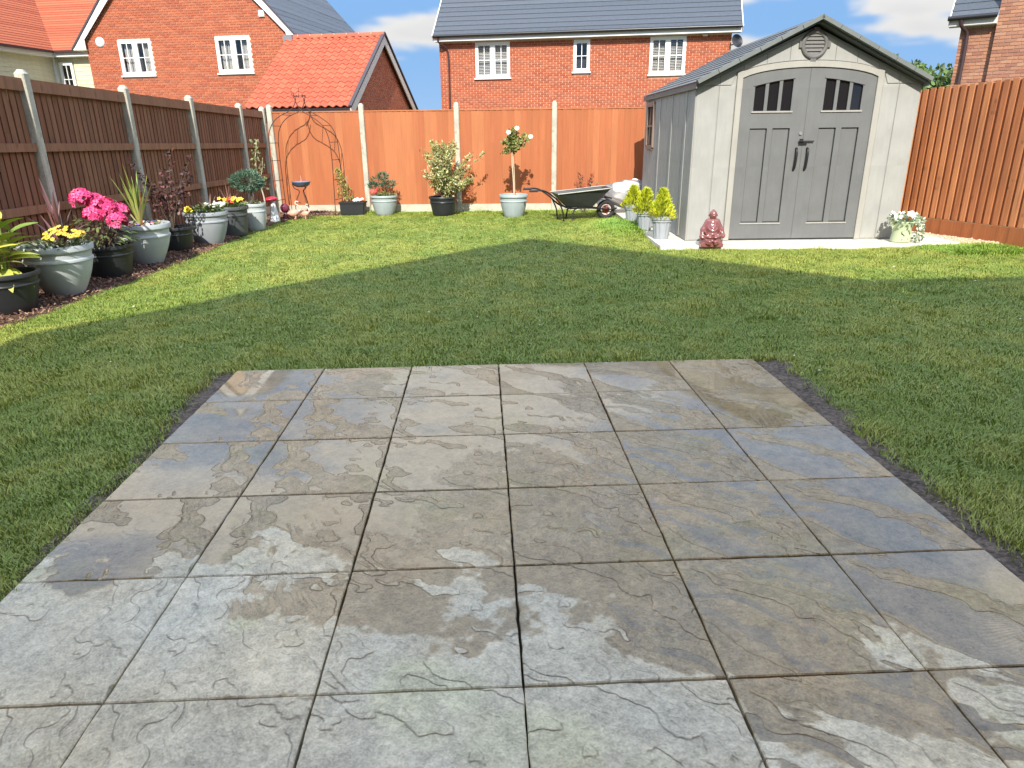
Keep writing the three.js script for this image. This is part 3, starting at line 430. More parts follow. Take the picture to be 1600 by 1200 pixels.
  part('fascia', [box(x1 - wx - 0.2, 0.16, 0.03, (x1 + wx) / 2 + 0.15, cy + 0.02, zb + 0.3), box(x1 - wx, 0.03, 0.3, (x1 + wx) / 2, cy - 0.06, zb + 0.14), box(0.03, 0.16, 9, wx + 0.28, cy + 0.02, zb + 4.5), box(0.3, 0.03, 9, wx + 0.12, cy - 0.06, zb + 4.5)], M.white, c);
  part('gutter', [box(x1 - wx - 0.32, 0.08, 0.1, (x1 + wx) / 2 + 0.2, cy + 0.1, zb + 0.38), box(0.1, 0.08, 8.6, wx + 0.38, cy + 0.1, zb + 4.75)], M.pipe, c);
  // roofs: rear slope rises away from us; the wing's slope rises to the left; they meet in a valley
  { const rise = 0.98, n = 46, st = 0.1; const q = rng(61);
    for (let i = 0; i < n; i++) { const t = i * st, zz = zb + 0.34 - t, yy = cy + 0.14 + t * rise, xa = wx + 0.27 - t; const m = part('tile_course', box(x1 - xa - 0.0, 0.016, st * 1.62, (x1 + xa) / 2, 0, 0), M.plainTile[Math.floor(q() * 3)], c); m.position.set(0, yy + 0.06, zz - 0.05); m.rotation.x = Math.atan(rise) - 0.1; }
    for (let i = 0; i < n; i++) { const t = i * st, xx = wx + 0.34 - t, yy = cy + 0.14 + t * rise, za = zb + 0.27 - t; const m = part('tile_course', box(st * 1.62, 0.016, zb + 9 - za, 0, 0, (zb + 9 + za) / 2), M.plainTile[Math.floor(q() * 3)], c); m.position.set(xx - 0.05, yy + 0.06, 0); m.rotation.z = -(Math.atan(rise) - 0.1); } }
  }
}
// ---- house straight ahead
{
  const h = thing('brick_house', 'wide orange brick house with grey slate roof and three white windows', 'house', [-1.58, 0, -23.69], FA);
  const L = 10.46, x0 = 0.07, ey = 4.72, zr = -4.6, pk = 9.2;
  const wins = [[1.42, 3.47, 2.7, 4.66], [5.01, 3.6, 5.6, 4.64], [7.7, 3.45, 8.94, 4.66]];
  const wall = shapeGeo([[x0, -0.1], [L, -0.1], [L, ey], [x0, ey]], 0.28, wins.map((w) => rect(...w).reverse())); wall.translate(0, 0, -0.288); part('wall', wall, M.mortar, h);
  const gs = (x) => { const g = shapeGeo([[0.28, 0], [9.0, 0], [9.0, ey], [4.6, pk - 0.2], [0.28, ey]], 0.28); g.rotateY(Math.PI / 2); g.translate(x, 0, 0); return g; }; part('side_wall', [gs(x0), gs(L - 0.28)], M.brick[1], h); part('rear_wall', box(L - x0 - 0.56, ey, 0.28, (L + x0) / 2, ey / 2, -8.84), M.brick[1], h);
  brickwork(h, M.brick, M.brick, x0, L, 1.7, ey, 0, null, wins.map(([a, b, c, d]) => [a, b - 0.06, c, d]), 0.215, 0.065, 51);
  casement(h, ...wins[0], -0.02, 2, 'blind'); casement(h, ...wins[1], -0.02, 1, 'none'); casement(h, ...wins[2], -0.02, 2, 'blind');
  const roof = sub('roof', h); courses(roof, 'slate_course', M.slate, 4.86, 0.36, pk, zr, 24, () => [-0.06, L + 0.28], 0.016, 0, 8); courses(roof, 'slate_course', M.slate, 4.86, -9.56, pk, zr, 24, () => [-0.06, L + 0.28], 0.016, 0, 9);
  part('ridge', box(L + 0.3, 0.1, 0.2, L / 2 + 0.1, pk + 0.02, zr), M.slate[1], roof);
  part('fascia', box(L + 0.3, 0.2, 0.03, L / 2 + 0.12, 4.8, 0.3), M.white, h); part('soffit', box(L + 0.3, 0.03, 0.3, L / 2 + 0.12, 4.715, 0.15), M.white, h);
  part('gutter', tube3([[-0.06, 4.86, 0.4], [5, 4.865, 0.4], [L + 0.26, 4.87, 0.4]], 0.055), M.gutter, h);
  part('verge_board', [bar(V(-0.08, 4.8, 0.34), V(-0.08, pk - 0.06, zr), 0.03, 0.2), bar(V(L + 0.3, 4.8, 0.34), V(L + 0.3, pk - 0.06, zr), 0.03, 0.2)], M.white, h);
  part('downpipe', tube3([[0.12, 4.82, 0.38], [0.14, 4.66, 0.34], [0.36, 4.5, 0.08], [0.4, 4.38, 0.06], [0.4, 2, 0.06], [0.4, 0.1, 0.06]], 0.036), M.pipe, h);
  const d = thing('satellite_dish', 'small dark satellite dish at the right end of the slate-roofed house', 'satellite dish', [0, 0, 0], FA + 0.5); d.position.copy(V(L + 0.14, 4.42, 0.1).applyMatrix4((h.updateMatrixWorld(true), h.matrixWorld)));
  const ds = lathe([[0, 0], [0.12, 0.02], [0.22, 0.07], [0.222, 0.075], [0.12, 0.03], [0, 0.012]], 24); ds.rotateX(Math.PI / 2 - 0.3); part('dish', ds, M.gutter, d); part('arm', tube3([[0, -0.1, 0.02], [0, -0.16, 0.15], [0, -0.08, 0.28]], 0.012), M.gutter, d); part('bracket', tube3([[0, 0, 0], [-0.05, -0.08, -0.08], [-0.12, -0.1, -0.1]], 0.02), M.gutter, d);
  const sl = thing('wall_light', 'small pale light under the eave near the right window', 'light', [0, 0, 0], FA); sl.position.copy(V(9.55, 4.66, 0.14).applyMatrix4(h.matrixWorld)); part('housing', cbox(0.18, 0.06, 0.12, 0.01), M.cream, sl); part('lens', box(0.14, 0.014, 0.08, 0, -0.036, 0), M.white, sl);
}
// ---- house on the right, brown brick
{
  const A = -38 * D2R, h = thing('brown_brick_house', 'brown brick house with dark downpipe, behind the right fence', 'house', [13.14, 0, -16], A);
  const ey = 4.12, k = 1.12, bl = 0.215 * k, bh = 0.065 * k;
  part('wall', [box(1.05, ey, 0.3, 0.525, ey / 2, -0.158), box(0.3, ey, 5, 0.158, ey / 2, -2.8)], M.mortarB, h);
  brickwork(h, M.brickB, M.brickB, 0.0, 0.82, 1.6, ey, 0, null, [], bl, bh, 71);
  const g = sub('gable_bay', h, [0.82, 0, 0.16]); part('bay_wall', [box(6, 8.5, 0.3, 3, 4.25, -0.158)], M.mortarB, g); brickwork(g, M.brickB, M.brickB, 0, 3.6, 1.6, 6.6, 0, null, [[1.62, 3.85, 2.6, 5]], bl, bh, 72);
  { const w = sub('bay_window', h, [0.82, 0, 0.16]); part('frame', [box(0.08, 1.2, 0.08, 1.68, 4.45, 0.0), box(0.96, 0.08, 0.08, 2.16, 5.02, 0), box(0.96, 0.08, 0.08, 2.16, 3.9, 0)], M.white, w); part('pane', box(0.88, 1.04, 0.01, 2.16, 4.46, -0.005), M.shedGlass, w); part('sill', box(1.1, 0.07, 0.16, 2.16, 3.83, 0.03), M.white, w); }
  const roof = sub('roof', h); courses(roof, 'slate_course', M.slate, ey + 0.18, 0.3, ey + 4.6, -4.2, 22, () => [-0.28, 0.815], 0.016, 0, 18);
  part('fascia', box(1.1, 0.17, 0.03, 0.27, ey + 0.1, 0.25), std([0.6, 0.57, 0.52], 0.6), h); part('soffit', box(1.1, 0.03, 0.26, 0.27, ey + 0.015, 0.12), std([0.6, 0.57, 0.52], 0.6), h);
  part('verge_board', bar(V(-0.28, ey + 0.1, 0.28), V(-0.28, ey + 4.5, -4.2), 0.03, 0.2), std([0.6, 0.57, 0.52], 0.6), h);
  part('gutter', tube3([[-0.32, ey + 0.2, 0.35], [0.3, ey + 0.2, 0.35], [0.8, ey + 0.2, 0.35]], 0.06), M.gutter, h);
  part('downpipe', tube3([[0.0, ey + 0.16, 0.34], [0.01, ey + 0.02, 0.3], [0.16, ey - 0.14, 0.1], [0.18, ey - 0.3, 0.08], [0.18, 2, 0.08], [0.18, 0.1, 0.08]], 0.05), M.pipe, h);
}
// ---- the house behind the viewer, whose gable throws the shadow over patio and lawn
{
  const zw = 4.95, h = thing('gabled_house', 'brick house the viewer stands at, its gable shading patio and lawn', 'house', [0, 0, 0]);
  const apex = [-0.31, 8.54], el = [-4.34, 4.6], er = [3.41, 5.68];
  part('wall', shapeGeo([[-4.05, -0.1], [9, -0.1], [9, 5.4], [3.3, 5.4], [apex[0], apex[1] - 0.28], [-4.05, 4.6]], 0.3).translate(0, 0, zw), M.brickB[0], h);
  part('side_wall', [box(0.3, 4.7, 8, -3.9, 2.3, zw + 4.31), box(0.3, 5.1, 8, 8.85, 2.5, zw + 4.31), box(12.4, 4.7, 0.3, 2.45, 2.5, zw + 8.4)], M.brickB[1], h);
  part('gable_roof', [bar(V(el[0], el[1] - 0.08, zw + 3.85), V(apex[0], apex[1] - 0.08, zw + 3.85), 8.2, 0.16), bar(V(er[0], er[1] - 0.08, zw + 3.85), V(apex[0], apex[1] - 0.08, zw + 3.85), 8.2, 0.16)], M.slate[0], h);
  part('wing_roof', [bar(V(6.3, 5.62, zw - 0.27), V(6.3, 8.2, zw + 4), 5.75, 0.16), bar(V(6.3, 5.62, zw + 8.3), V(6.3, 8.2, zw + 4.02), 5.75, 0.16)], M.slate[1], h);
  part('patio_door', [box(2.0, 0.08, 0.06, 0, 2.1, zw - 0.03), ...[-0.98, 0, 0.98].map((x) => box(0.08, 2.06, 0.06, x, 1.03, zw - 0.03))], M.white, h); part('door_pane', [box(0.88, 2.0, 0.012, -0.49, 1.03, zw - 0.02), box(0.88, 2.0, 0.012, 0.49, 1.03, zw - 0.02)], M.shedGlass, h);
}

// ---------------------------------------------------------------- fences
function concretePost(parent, x, z, h, turn, w = 0.1) {
  const s = [[-w / 2, -w / 2], [w / 2, -w / 2], [w / 2, w / 2], [-w / 2, w / 2]], b = 0.012;
  const g = cbox(w, h, w, b); g.translate(0, h / 2 - 0.1, 0); const cap = new THREE.CylinderGeometry(w * 0.3, w * 0.68, 0.045, 4, 1); cap.rotateY(Math.PI / 4); cap.translate(0, h - 0.1 + 0.019, 0);
  const m = part('post', [uvBox(g), uvBox(cap)], M.post, parent); m.position.set(x, 0, z); m.rotation.y = turn; return m;
}
{ // left fence, seen from its railed side, in its own shade
  const f = thing('left_fence', 'dark brown closeboard fence with rails and concrete posts, along the flower bed', 'fence');
  const zs = [4.2, 2.3, 0.38, -1.55, -3.5, -5.45, -7.33, -9.35], q = rng(201); const turn = -Math.atan2(0.39, 7.12);
  const topY = (z) => lerp(2.09, 1.97, (z + 3.3) / (-10.6 + 3.3));
  for (const z of [...zs, -10.56]) concretePost(f, leftX(z) + 0.005, z, topY(z) + 0.17, turn, 0.105);
  for (let i = 0; i < zs.length; i++) {
    const za = zs[i] - 0.055, zb = (zs[i + 1] ?? -10.56) + 0.055; if (za > 1.5) continue;
    const p = sub('panel', f), N = Math.round((za - zb) / 0.096), wv = (za - zb) / N;
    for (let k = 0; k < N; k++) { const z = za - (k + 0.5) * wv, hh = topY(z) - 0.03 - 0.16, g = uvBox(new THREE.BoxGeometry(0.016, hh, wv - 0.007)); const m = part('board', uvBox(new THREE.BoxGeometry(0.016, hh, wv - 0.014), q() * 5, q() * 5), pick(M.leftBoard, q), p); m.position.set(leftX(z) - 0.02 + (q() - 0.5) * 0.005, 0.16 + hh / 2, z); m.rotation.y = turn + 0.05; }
    part('backing', bar(V(leftX(za) - 0.045, 1.05, za), V(leftX(zb) - 0.045, 1.05, zb), 0.008, 1.7), M.leftGapDark, p);  // dark sheet added behind the boards to deepen the shade in their gaps
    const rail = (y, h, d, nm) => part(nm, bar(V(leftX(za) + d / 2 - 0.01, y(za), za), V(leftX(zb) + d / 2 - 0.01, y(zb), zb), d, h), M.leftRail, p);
    rail((z) => topY(z) - 0.05, 0.1, 0.045, 'top_rail'); rail((z) => topY(z) * 0.685, 0.085, 0.04, 'rail'); rail((z) => topY(z) * 0.385, 0.085, 0.04, 'rail');
    part('cap', bar(V(leftX(za) - 0.004, topY(za) + 0.012, za), V(leftX(zb) - 0.004, topY(zb) + 0.012, zb), 0.07, 0.024), M.leftRail, p);
    part('gravel_board', bar(V(leftX(za), 0.06, za), V(leftX(zb), 0.06, zb), 0.045, 0.2), M.gravelBoard, f);
  }
}
{ // back fence, smooth orange boards
  const f = thing('back_fence', 'sunlit orange wooden fence with pale concrete posts across the end of the garden', 'fence');
  const q = rng(202), turn = -Math.atan2(0.64, 7.63), xs = [-4.42, -2.46, -0.55, 1.40, 3.33, 5.25, 7.2], off = (x) => backZ(x);
  for (const [i, x] of xs.entries()) { const m = concretePost(f, x, off(x) + 0.035, 2.18, turn, 0.1); if (i === 0) m.position.x += 0.09; }
  for (let i = 0; i < xs.length - 1; i++) {
    const xa = xs[i] + 0.05, xb = xs[i + 1] - 0.05, p = sub('panel', f), N = 15, w = (xb - xa) / N;
    for (let k = 0; k < N; k++) { const x = xa + (k + 0.5) * w, hh = 1.81 + (q() - 0.5) * 0.008; const m = part('board', uvBox(new THREE.BoxGeometry(w + 0.006, hh, 0.014), q() * 5, q() * 5), pick(M.backBoard, q), p); m.position.set(x, 0.155 + hh / 2, off(x) + 0.01 + (q() - 0.5) * 0.003); m.rotation.y = turn + 0.07; }
    part('cap', bar(V(xa, 1.978, off(xa) + 0.004), V(xb, 1.978, off(xb) + 0.004), 0.05, 0.022), M.backBoard[2], p);
    for (const y of [0.45, 1.05, 1.7]) part('rail', bar(V(xa, y, off(xa) - 0.035), V(xb, y, off(xb) - 0.035), 0.04, 0.09), M.leftRail, p);
    part('gravel_board', bar(V(xa, 0.05, off(xa) + 0.01), V(xb, 0.05, off(xb) + 0.01), 0.05, 0.2), M.gravelBoard, f);
  }
}
{ // right fence: raised boards with recessed ones between, wooden gravel board
  const f = thing('right_fence', 'reddish brown fence of raised vertical boards beside the shed', 'fence');
  const q = rng(203), d = V(RF1[0] - RF0[0], 0, RF1[1] - RF0[1]).normalize(), turn = Math.atan2(d.x, d.z), nrm = V(-d.z, 0, d.x); if (nrm.x > 0) nrm.negate();
  const at = (s, y, o) => V(RF0[0] + d.x * s, y, RF0[1] + d.z * s).addScaledVector(nrm, o), top = (s) => 2.07 + s * 0.045;
  const p = sub('panel', f), pitch = 0.118;
  for (let s = -3.2; s < 3.6; s += pitch) {
    const w = 0.078 + (q() - 0.5) * 0.006, h = top(s) - 0.27 + (q() - 0.5) * 0.012; const m = part('board', uvBox(cbox(w, h, 0.022, 0.003), q() * 5, q() * 5), pick(M.rightBoard, q), p); m.position.copy(at(s, 0.26 + h / 2, 0.02)); m.rotation.y = turn + Math.PI / 2; m.rotation.z = (q() - 0.5) * 0.004;
    const m2 = part('board', uvBox(new THREE.BoxGeometry(0.1, h - 0.02, 0.016), q() * 5, q() * 5), M.rightRecess, p); m2.position.copy(at(s + pitch / 2, 0.26 + h / 2 - 0.012, -0.002)); m2.rotation.y = turn + Math.PI / 2;
  }
  for (const y of [0.5, 1.1, 1.8]) part('rail', bar(at(-3.2, y, -0.035), at(3.6, y, -0.035), 0.04, 0.09), M.rightRecess, p);
  part('gravel_board', [bar(at(-3.2, 0.1, 0.045), at(0.52, 0.1, 0.045), 0.03, 0.31), bar(at(0.526, 0.1, 0.045), at(3.6, 0.1, 0.045), 0.03, 0.31)], M.rightGravel, f);
}

// ---------------------------------------------------------------- shed on its pad
const shedAt = (u, y, w) => { const c = Math.cos(SH.a), s = Math.sin(SH.a); return V(SH.x + u * c + w * s, y, SH.z - u * s + w * c); };
{
  const pad = struct('concrete_pad', uvBox(cbox(4.1, 0.14, 4.6, 0.012)), M.pad, 'pale concrete pad under the shed'); pad.position.copy(shedAt(1.61, -0.025, -1.87)); pad.rotation.y = SH.a;
  const s = thing('garden_shed', 'grey plastic garden shed with arched double doors and a round gable vent', 'shed', [SH.x, 0.045, SH.z], SH.a);
  const W = SH.w, Dp = SH.d, H = 2.06, RG = 2.75, cx = W / 2, oh = 0.13;
  const dx0 = 0.6, dx1 = 2.39, spring = 2.13, rise = 0.2, arch = (x, e = 0) => { const t = (x - cx) / ((dx1 - dx0) / 2 + e); return spring + (rise + e) * Math.sqrt(Math.max(0, 1 - t * t * 0.86)) - rise * Math.sqrt(0.14) + e * 0.2; };
  const archPts = (e, y0, n = 20) => { const a = []; for (let i = 0; i <= n; i++) { const x = lerp(dx0 - e, dx1 + e, i / n); a.push([x, arch(clamp(x, dx0, dx1)) + e]); } return [[dx0 - e, y0], ...a, [dx1 + e, y0]]; };
  // front wall core with the door opening, then raised wall panels of about 0.3 m with grooves between them
  const open = archPts(0.0, 0).reverse();
  const roofY = (x) => lerp(H, RG, 1 - Math.abs(x - cx) / cx) - 0.02;
  part('front_wall', shapeGeo([[0, 0], [dx0, 0], ...archPts(0, 0).slice(1, -1), [dx1, 0], [W, 0], [W, H - 0.02], [cx, RG - 0.02], [0, H - 0.02]], 0.04).translate(0, 0, -0.05), M.shedWall, s);
  const gap = 0.005, edges = [0.004, 0.3, dx0 - 0.075];
  for (const m of [0, 1]) for (let i = 0; i < 2; i++) { let a = edges[i] + gap, b = edges[i + 1] - gap; if (m) { [a, b] = [W - b, W - a]; } part('wall_panel', shapeGeo([[a + 0.006, 0.02], [b - 0.006, 0.02], [b - 0.006, H - 0.03], [a + 0.006, H - 0.03]], 0.006, [], 0.005).translate(0, 0, -0.008), M.shedWall, s); }
  for (let i = 0; i < 10; i++) { // gable panels above
    const a = 0.012 + i * 0.2966 + gap, b = a + 0.2966 - 2 * gap, yb = (x) => x > dx0 - 0.08 && x < dx1 + 0.08 ? arch(clamp(x, dx0, dx1)) + 0.085 : H - 0.012; const pts = []; const n = 4; for (let k = 0; k <= n; k++) { const x = lerp(a, b, k / n); pts.push([x, Math.min(yb(x), roofY(x) - 0.05)]); } for (let k = n; k >= 0; k--) { const x = lerp(a, b, k / n); pts.push([x, roofY(x) - 0.03]); } if (Math.abs(a + b - W) < 0.35) pts.splice(n + 1, n + 1, [b, roofY(b) - 0.03], [a, roofY(a) - 0.03]); part('gable_panel', shapeGeo(pts, 0.006, [], 0.004).translate(0, 0, -0.008), M.shedWall, s);
  }
  part('door_trim', shapeGeo([...archPts(0.07, 0.01), ...archPts(0.0, 0.01).reverse()], 0.03, [], 0.004).translate(0, 0, -0.01), M.shedTrim, s);
  // two door leaves: frame with window and panel openings, recessed panels, panes
  for (const m of [0, 1]) {
    const X = (x) => m ? W - x : x, door = sub('door', s), a = dx0 + 0.008, b = cx - 0.005, wl = a + 0.17, wr = b - 0.21;
    const outline = [[a, 0.03]]; for (let i = 0; i <= 12; i++) { const x = lerp(a, b, i / 12); outline.push([x, arch(x) - 0.012]); } outline.push([b, 0.03]);
    const bars = 0.045, pw = (wr - wl - 2 * bars) / 3, wy0 = 1.72, wt = (x) => arch(x) - 0.125 - (cx - x) * 0.06, holes = [];
    for (let k = 0; k < 3; k++) { const l = wl + k * (pw + bars), r = l + pw; holes.push([[l, wy0], [r, wy0], [r, wt(r)], [l, wt(l)]]); }
    const py0 = 0.25, py1 = 1.5, mid = 0.075, ph = (wr + 0.02 - wl + 0.02 - mid) / 2, ps = [[wl - 0.02, wl - 0.02 + ph], [wr + 0.02 - ph, wr + 0.02]]; for (const [l, r] of ps) holes.push(rect(l, py0, r, py1));
    const mp = (pts) => m ? pts.map(([x, y]) => [W - x, y]).reverse() : pts;
    part('leaf_frame', shapeGeo(mp(outline), 0.024, holes.map((h) => mp(h).slice().reverse()), 0.005).translate(0, 0, -0.024), M.shedDoor, door);
    for (const [l, r] of ps) part('door_panel', shapeGeo(mp(rect(l + 0.012, py0 + 0.012, r - 0.012, py1 - 0.012)), 0.012, [], 0.006).translate(0, 0, -0.035), M.shedDoor, door);
    part('backing', shapeGeo(mp([[a, 0.03], [b, 0.03], [b, 1.62], [a, 1.62]]), 0.01).translate(0, 0, -0.052), M.shedDoor, door);
    part('hood', shapeGeo(mp([[wl - 0.02, wt(wl) + 0.006], ...[0.25, 0.5, 0.75].map((t) => { const x = lerp(wl, wr, t); return [x, wt(x) + 0.006]; }), [wr + 0.02, wt(wr) + 0.006], [wr + 0.02, wt(wr) + 0.02], ...[0.75, 0.5, 0.25].map((t) => { const x = lerp(wl, wr, t); return [x, wt(x) + 0.02]; }), [wl - 0.02, wt(wl) + 0.02]]), 0.012).translate(0, 0, 0.004), M.shedDoor, door);
    part('ledge', box(wr - wl + 0.05, 0.018, 0.02, X((wl + wr) / 2), wy0 - 0.014, 0.01), M.shedTrim, door); part('ledge', box(wr - wl + 0.07, 0.016, 0.014, X((wl + wr) / 2), py0 - 0.012, 0.008), M.shedTrim, door);
    for (let k = 0; k < 3; k++) { const l = wl + k * (pw + bars), r = l + pw; part('pane', shapeGeo(mp([[l - 0.004, wy0 - 0.004], [r + 0.004, wy0 - 0.004], [r + 0.004, wt(r) + 0.004], [l - 0.004, wt(l) + 0.004]]), 0.006).translate(0, 0, -0.028), M.shedGlass, door); }
    const hx = m ? cx + 0.075 : cx - 0.075, g = tube([V(hx, 1.24, 0.005), V(hx, 1.215, 0.035), V(hx - 0.004, 1.1, 0.05), V(hx - 0.008, 0.985, 0.035), V(hx - 0.01, 0.955, 0.005)], 0.017, 24, 8); part('handle', g, M.iron, door);
  }
  part('gap_shade_strip', box(0.006, 2.2, 0.004, cx, 1.14, -0.03), M.iron, s);  // dark strip standing in for the shade between the door leaves
  const bolt = sub('door_bolt', s); part('plate', [box(0.11, 0.03, 0.008, cx + 0.0, 1.295, 0.012), box(0.05, 0.05, 0.01, cx - 0.02, 1.335, 0.012)], M.iron, bolt); { const g = new THREE.CylinderGeometry(0.008, 0.008, 0.21, 10); g.rotateZ(Math.PI / 2); g.translate(cx + 0.04, 1.33, 0.03); part('rod', g, M.iron, bolt); } { const g = new THREE.CylinderGeometry(0.02, 0.02, 0.02, 14); g.rotateX(Math.PI / 2); g.translate(cx - 0.045, 1.43, 0.012); part('lock_knob', g, M.steel, s); }
  // round louvred vent
  const vy = 2.52, vent = sub('gable_vent', s); { const ring = new THREE.TorusGeometry(0.15, 0.028, 10, 40); ring.scale(1, 1, 0.8); ring.translate(cx, vy, 0.012); part('vent_ring', [ring, box(0.05, 0.075, 0.03, cx - 0.178, vy, 0.012), box(0.05, 0.075, 0.03, cx + 0.178, vy, 0.012), box(0.075, 0.045, 0.03, cx, vy - 0.18, 0.012), box(0.075, 0.045, 0.03, cx, vy + 0.175, 0.012)], M.shedVent, vent); const d = new THREE.CircleGeometry(0.15, 32); d.translate(cx, vy, 0.0); part('vent_back', d, M.iron, vent); for (let i = 0; i < 6; i++) { const y = vy - 0.11 + i * 0.044, hw = Math.sqrt(0.147 ** 2 - (y - vy) ** 2); const g = new THREE.BoxGeometry(2 * hw, 0.036, 0.008); g.rotateX(-0.45); g.translate(cx, y, 0.012); part('louvre', uvBox(g), M.shedVent, vent); } }
  // side and rear walls with vertical ribs
  for (const x of [0.025, W - 0.025]) part('side_wall', box(0.04, H, Dp - 0.06, x, H / 2, -Dp / 2), M.shedWall, s);
  part('rear_wall', shapeGeo([[0, 0], [W, 0], [W, H - 0.02], [cx, RG - 0.02], [0, H - 0.02]], 0.04).translate(0, 0, -Dp), M.shedWall, s);
  for (let i = 0; i < 12; i++) { const z0 = -0.012 - i * 0.2985, z1 = z0 - 0.29; const isW = i === 9 || i === 10; for (const sd of [0, 1]) { const m = part('wall_panel', uvBox(cbox(0.014, (sd === 0 && isW ? 1.18 : H - 0.05), 0.284, 0.005)), M.shedWall, s); m.position.set(sd ? W - 0.002 : 0.002, 0.02 + (sd === 0 && isW ? 1.18 : H - 0.05) / 2, (z0 + z1) / 2); if (!sd && i % 3 === 1 && !isW) { const r = part('wall_rib', uvBox(cbox(0.012, H - 0.06, 0.07, 0.004)), M.shedWall, s); r.position.set(-0.009, H / 2, (z0 + z1) / 2); } } }
  { const w = sub('side_window', s), y0 = 1.22, y1 = 1.92, za = -2.72, zb = -3.26; part('frame', [box(0.05, 0.07, za - zb, -0.012, y1, (za + zb) / 2), box(0.05, 0.07, za - zb, -0.012, y0, (za + zb) / 2), box(0.05, y1 - y0, 0.07, -0.012, (y0 + y1) / 2, za), box(0.05, y1 - y0, 0.07, -0.012, (y0 + y1) / 2, zb), box(0.03, 0.03, za - zb - 0.07, -0.012, (y0 + y1) / 2, (za + zb) / 2), box(0.03, y1 - y0 - 0.07, 0.03, -0.011, (y0 + y1) / 2, (za + zb) / 2)], M.shedFrame, w); for (const k of [0, 1]) for (const j of [0, 1]) part('pane', box(0.006, 0.29, 0.21, -0.006, y0 + 0.195 + j * 0.325, za - 0.155 - k * 0.24), M.shedGlass, w); }
  for (const x of [0.022, W - 0.022]) part('corner_post', box(0.05, H - 0.02, 0.05, x, H / 2, -0.03), M.shedTrim, s); part('floor', box(W - 0.02, 0.03, Dp - 0.05, cx, 0.0, -Dp / 2), M.shedDoor, s);
  // roof: overlapping shingle courses, edge tiles along the front verge, ridge
  for (const m of [0, 1]) {
    const slope = sub('roof_slope', s), ex = -0.03, ey = H - (RG - H) * 0.03 / cx + 0.02, L = Math.hypot(cx - ex, RG + 0.06 - ey), n = 11, st = L / n, ux = (cx - ex) / L, uy = (RG + 0.06 - ey) / L, q = rng(300 + m), zA = oh + 0.0, zB = -Dp - 0.1;
    for (let i = 0; i < n; i++) { const cells = 12; for (let k = -1; k < cells; k++) { const off = (i % 2) * 0.5; let a = lerp(zA, zB, clamp((k + off) / cells)), b = lerp(zA, zB, clamp((k + 1 + off) / cells)); if (a - b < 0.03) continue; const g = new THREE.BoxGeometry(st * 1.16, 0.014, a - b - 0.004); const gg = uvBox(g, q() * 3, q() * 3); const mm = part('shingle', gg, M.shedRoof[Math.floor(q() * 3)], slope); const t = (i + 0.55) * st, x = ex + ux * t, y = ey + uy * t + 0.012; mm.position.set(m ? W - x : x, y, (a + b) / 2); mm.rotation.z = (m ? -1 : 1) * (Math.atan2(uy, ux) - 0.07); } }
    part('roof_deck', bar(V(m ? W - ex : ex, ey - 0.02, (zA + zB) / 2), V(cx, RG + 0.035, (zA + zB) / 2), zA - zB - 0.01, 0.035, V(-uy * (m ? -1 : 1), ux, 0)), M.shedRoof[1], slope);
    for (let k = 0; k < 6; k++) { const a = lerp(0, L + 0.02, k / 6), b = lerp(0, L + 0.02, (k + 1) / 6) - 0.006; const P = (t, o) => V(m ? W - (ex + ux * t) : ex + ux * t, ey + uy * t + o, zA + 0.02); part('verge_tile', bar(P(a, 0.012), P(b, 0.012), 0.085, 0.05, V(-uy * (m ? -1 : 1), ux, 0)), M.shedEdge, slope); }
    part('eave_board', box(0.03, 0.07, Dp + 0.2, m ? W + 0.02 : -0.02, ey - 0.03, -Dp / 2 + 0.015), M.shedEdge, slope);
  }
  for (let k = 0; k < 9; k++) { const g = new THREE.CylinderGeometry(0.075, 0.08, 0.415, 10, 1, false, 0, Math.PI); g.rotateX(Math.PI / 2); g.rotateZ(Math.PI / 2); g.scale(1, 0.4, 1); const m = part('ridge_tile', uvBox(g), M.shedEdge, s); m.position.set(cx, RG + 0.04, -0.12 - k * 0.42); }
}

// ---------------------------------------------------------------- pots
function roundPot(t, r, h, mat, style = 'bell', base = 0.62) {   // rim with a lip and a band below
  const b = r * base, lip = 0.1 * h, p = [[0, 0.0], [b * 0.96, 0], [b, 0.012]];
  if (style === 'bell') for (let i = 1; i <= 10; i++) { const k = i / 10; p.push([b + (r * 0.93 - b) * lerp(k, Math.sin(k * Math.PI / 2), 0.6), 0.012 + k * h * 0.66]); }
  else for (let i = 1; i <= 4; i++) { const k = i / 4; p.push([b + (r * 0.93 - b) * k, 0.012 + k * h * 0.66]); }
  p.push([r * 0.962, h * 0.685], [r * 0.968, h * 0.71], [r * 0.955, h * 0.735], [r * 0.925, h * 0.75], [r * 0.935, h * 0.865], [r * 1.0, h * 0.88], [r * 1.018, h * 0.90], [r * 1.018, h * 0.97], [r, h], [r * 0.93, h], [r * 0.9, h * 0.97], [r * 0.88, h * 0.8]);
  part('pot', toCreasedNormals(lathe(p, 48), 0.5), mat, t); const c = lathe([[r * 0.885, h * 0.84], [r * 0.5, h * 0.875], [0, h * 0.885]].reverse(), 28); part('compost', c, M.compost, t);
}
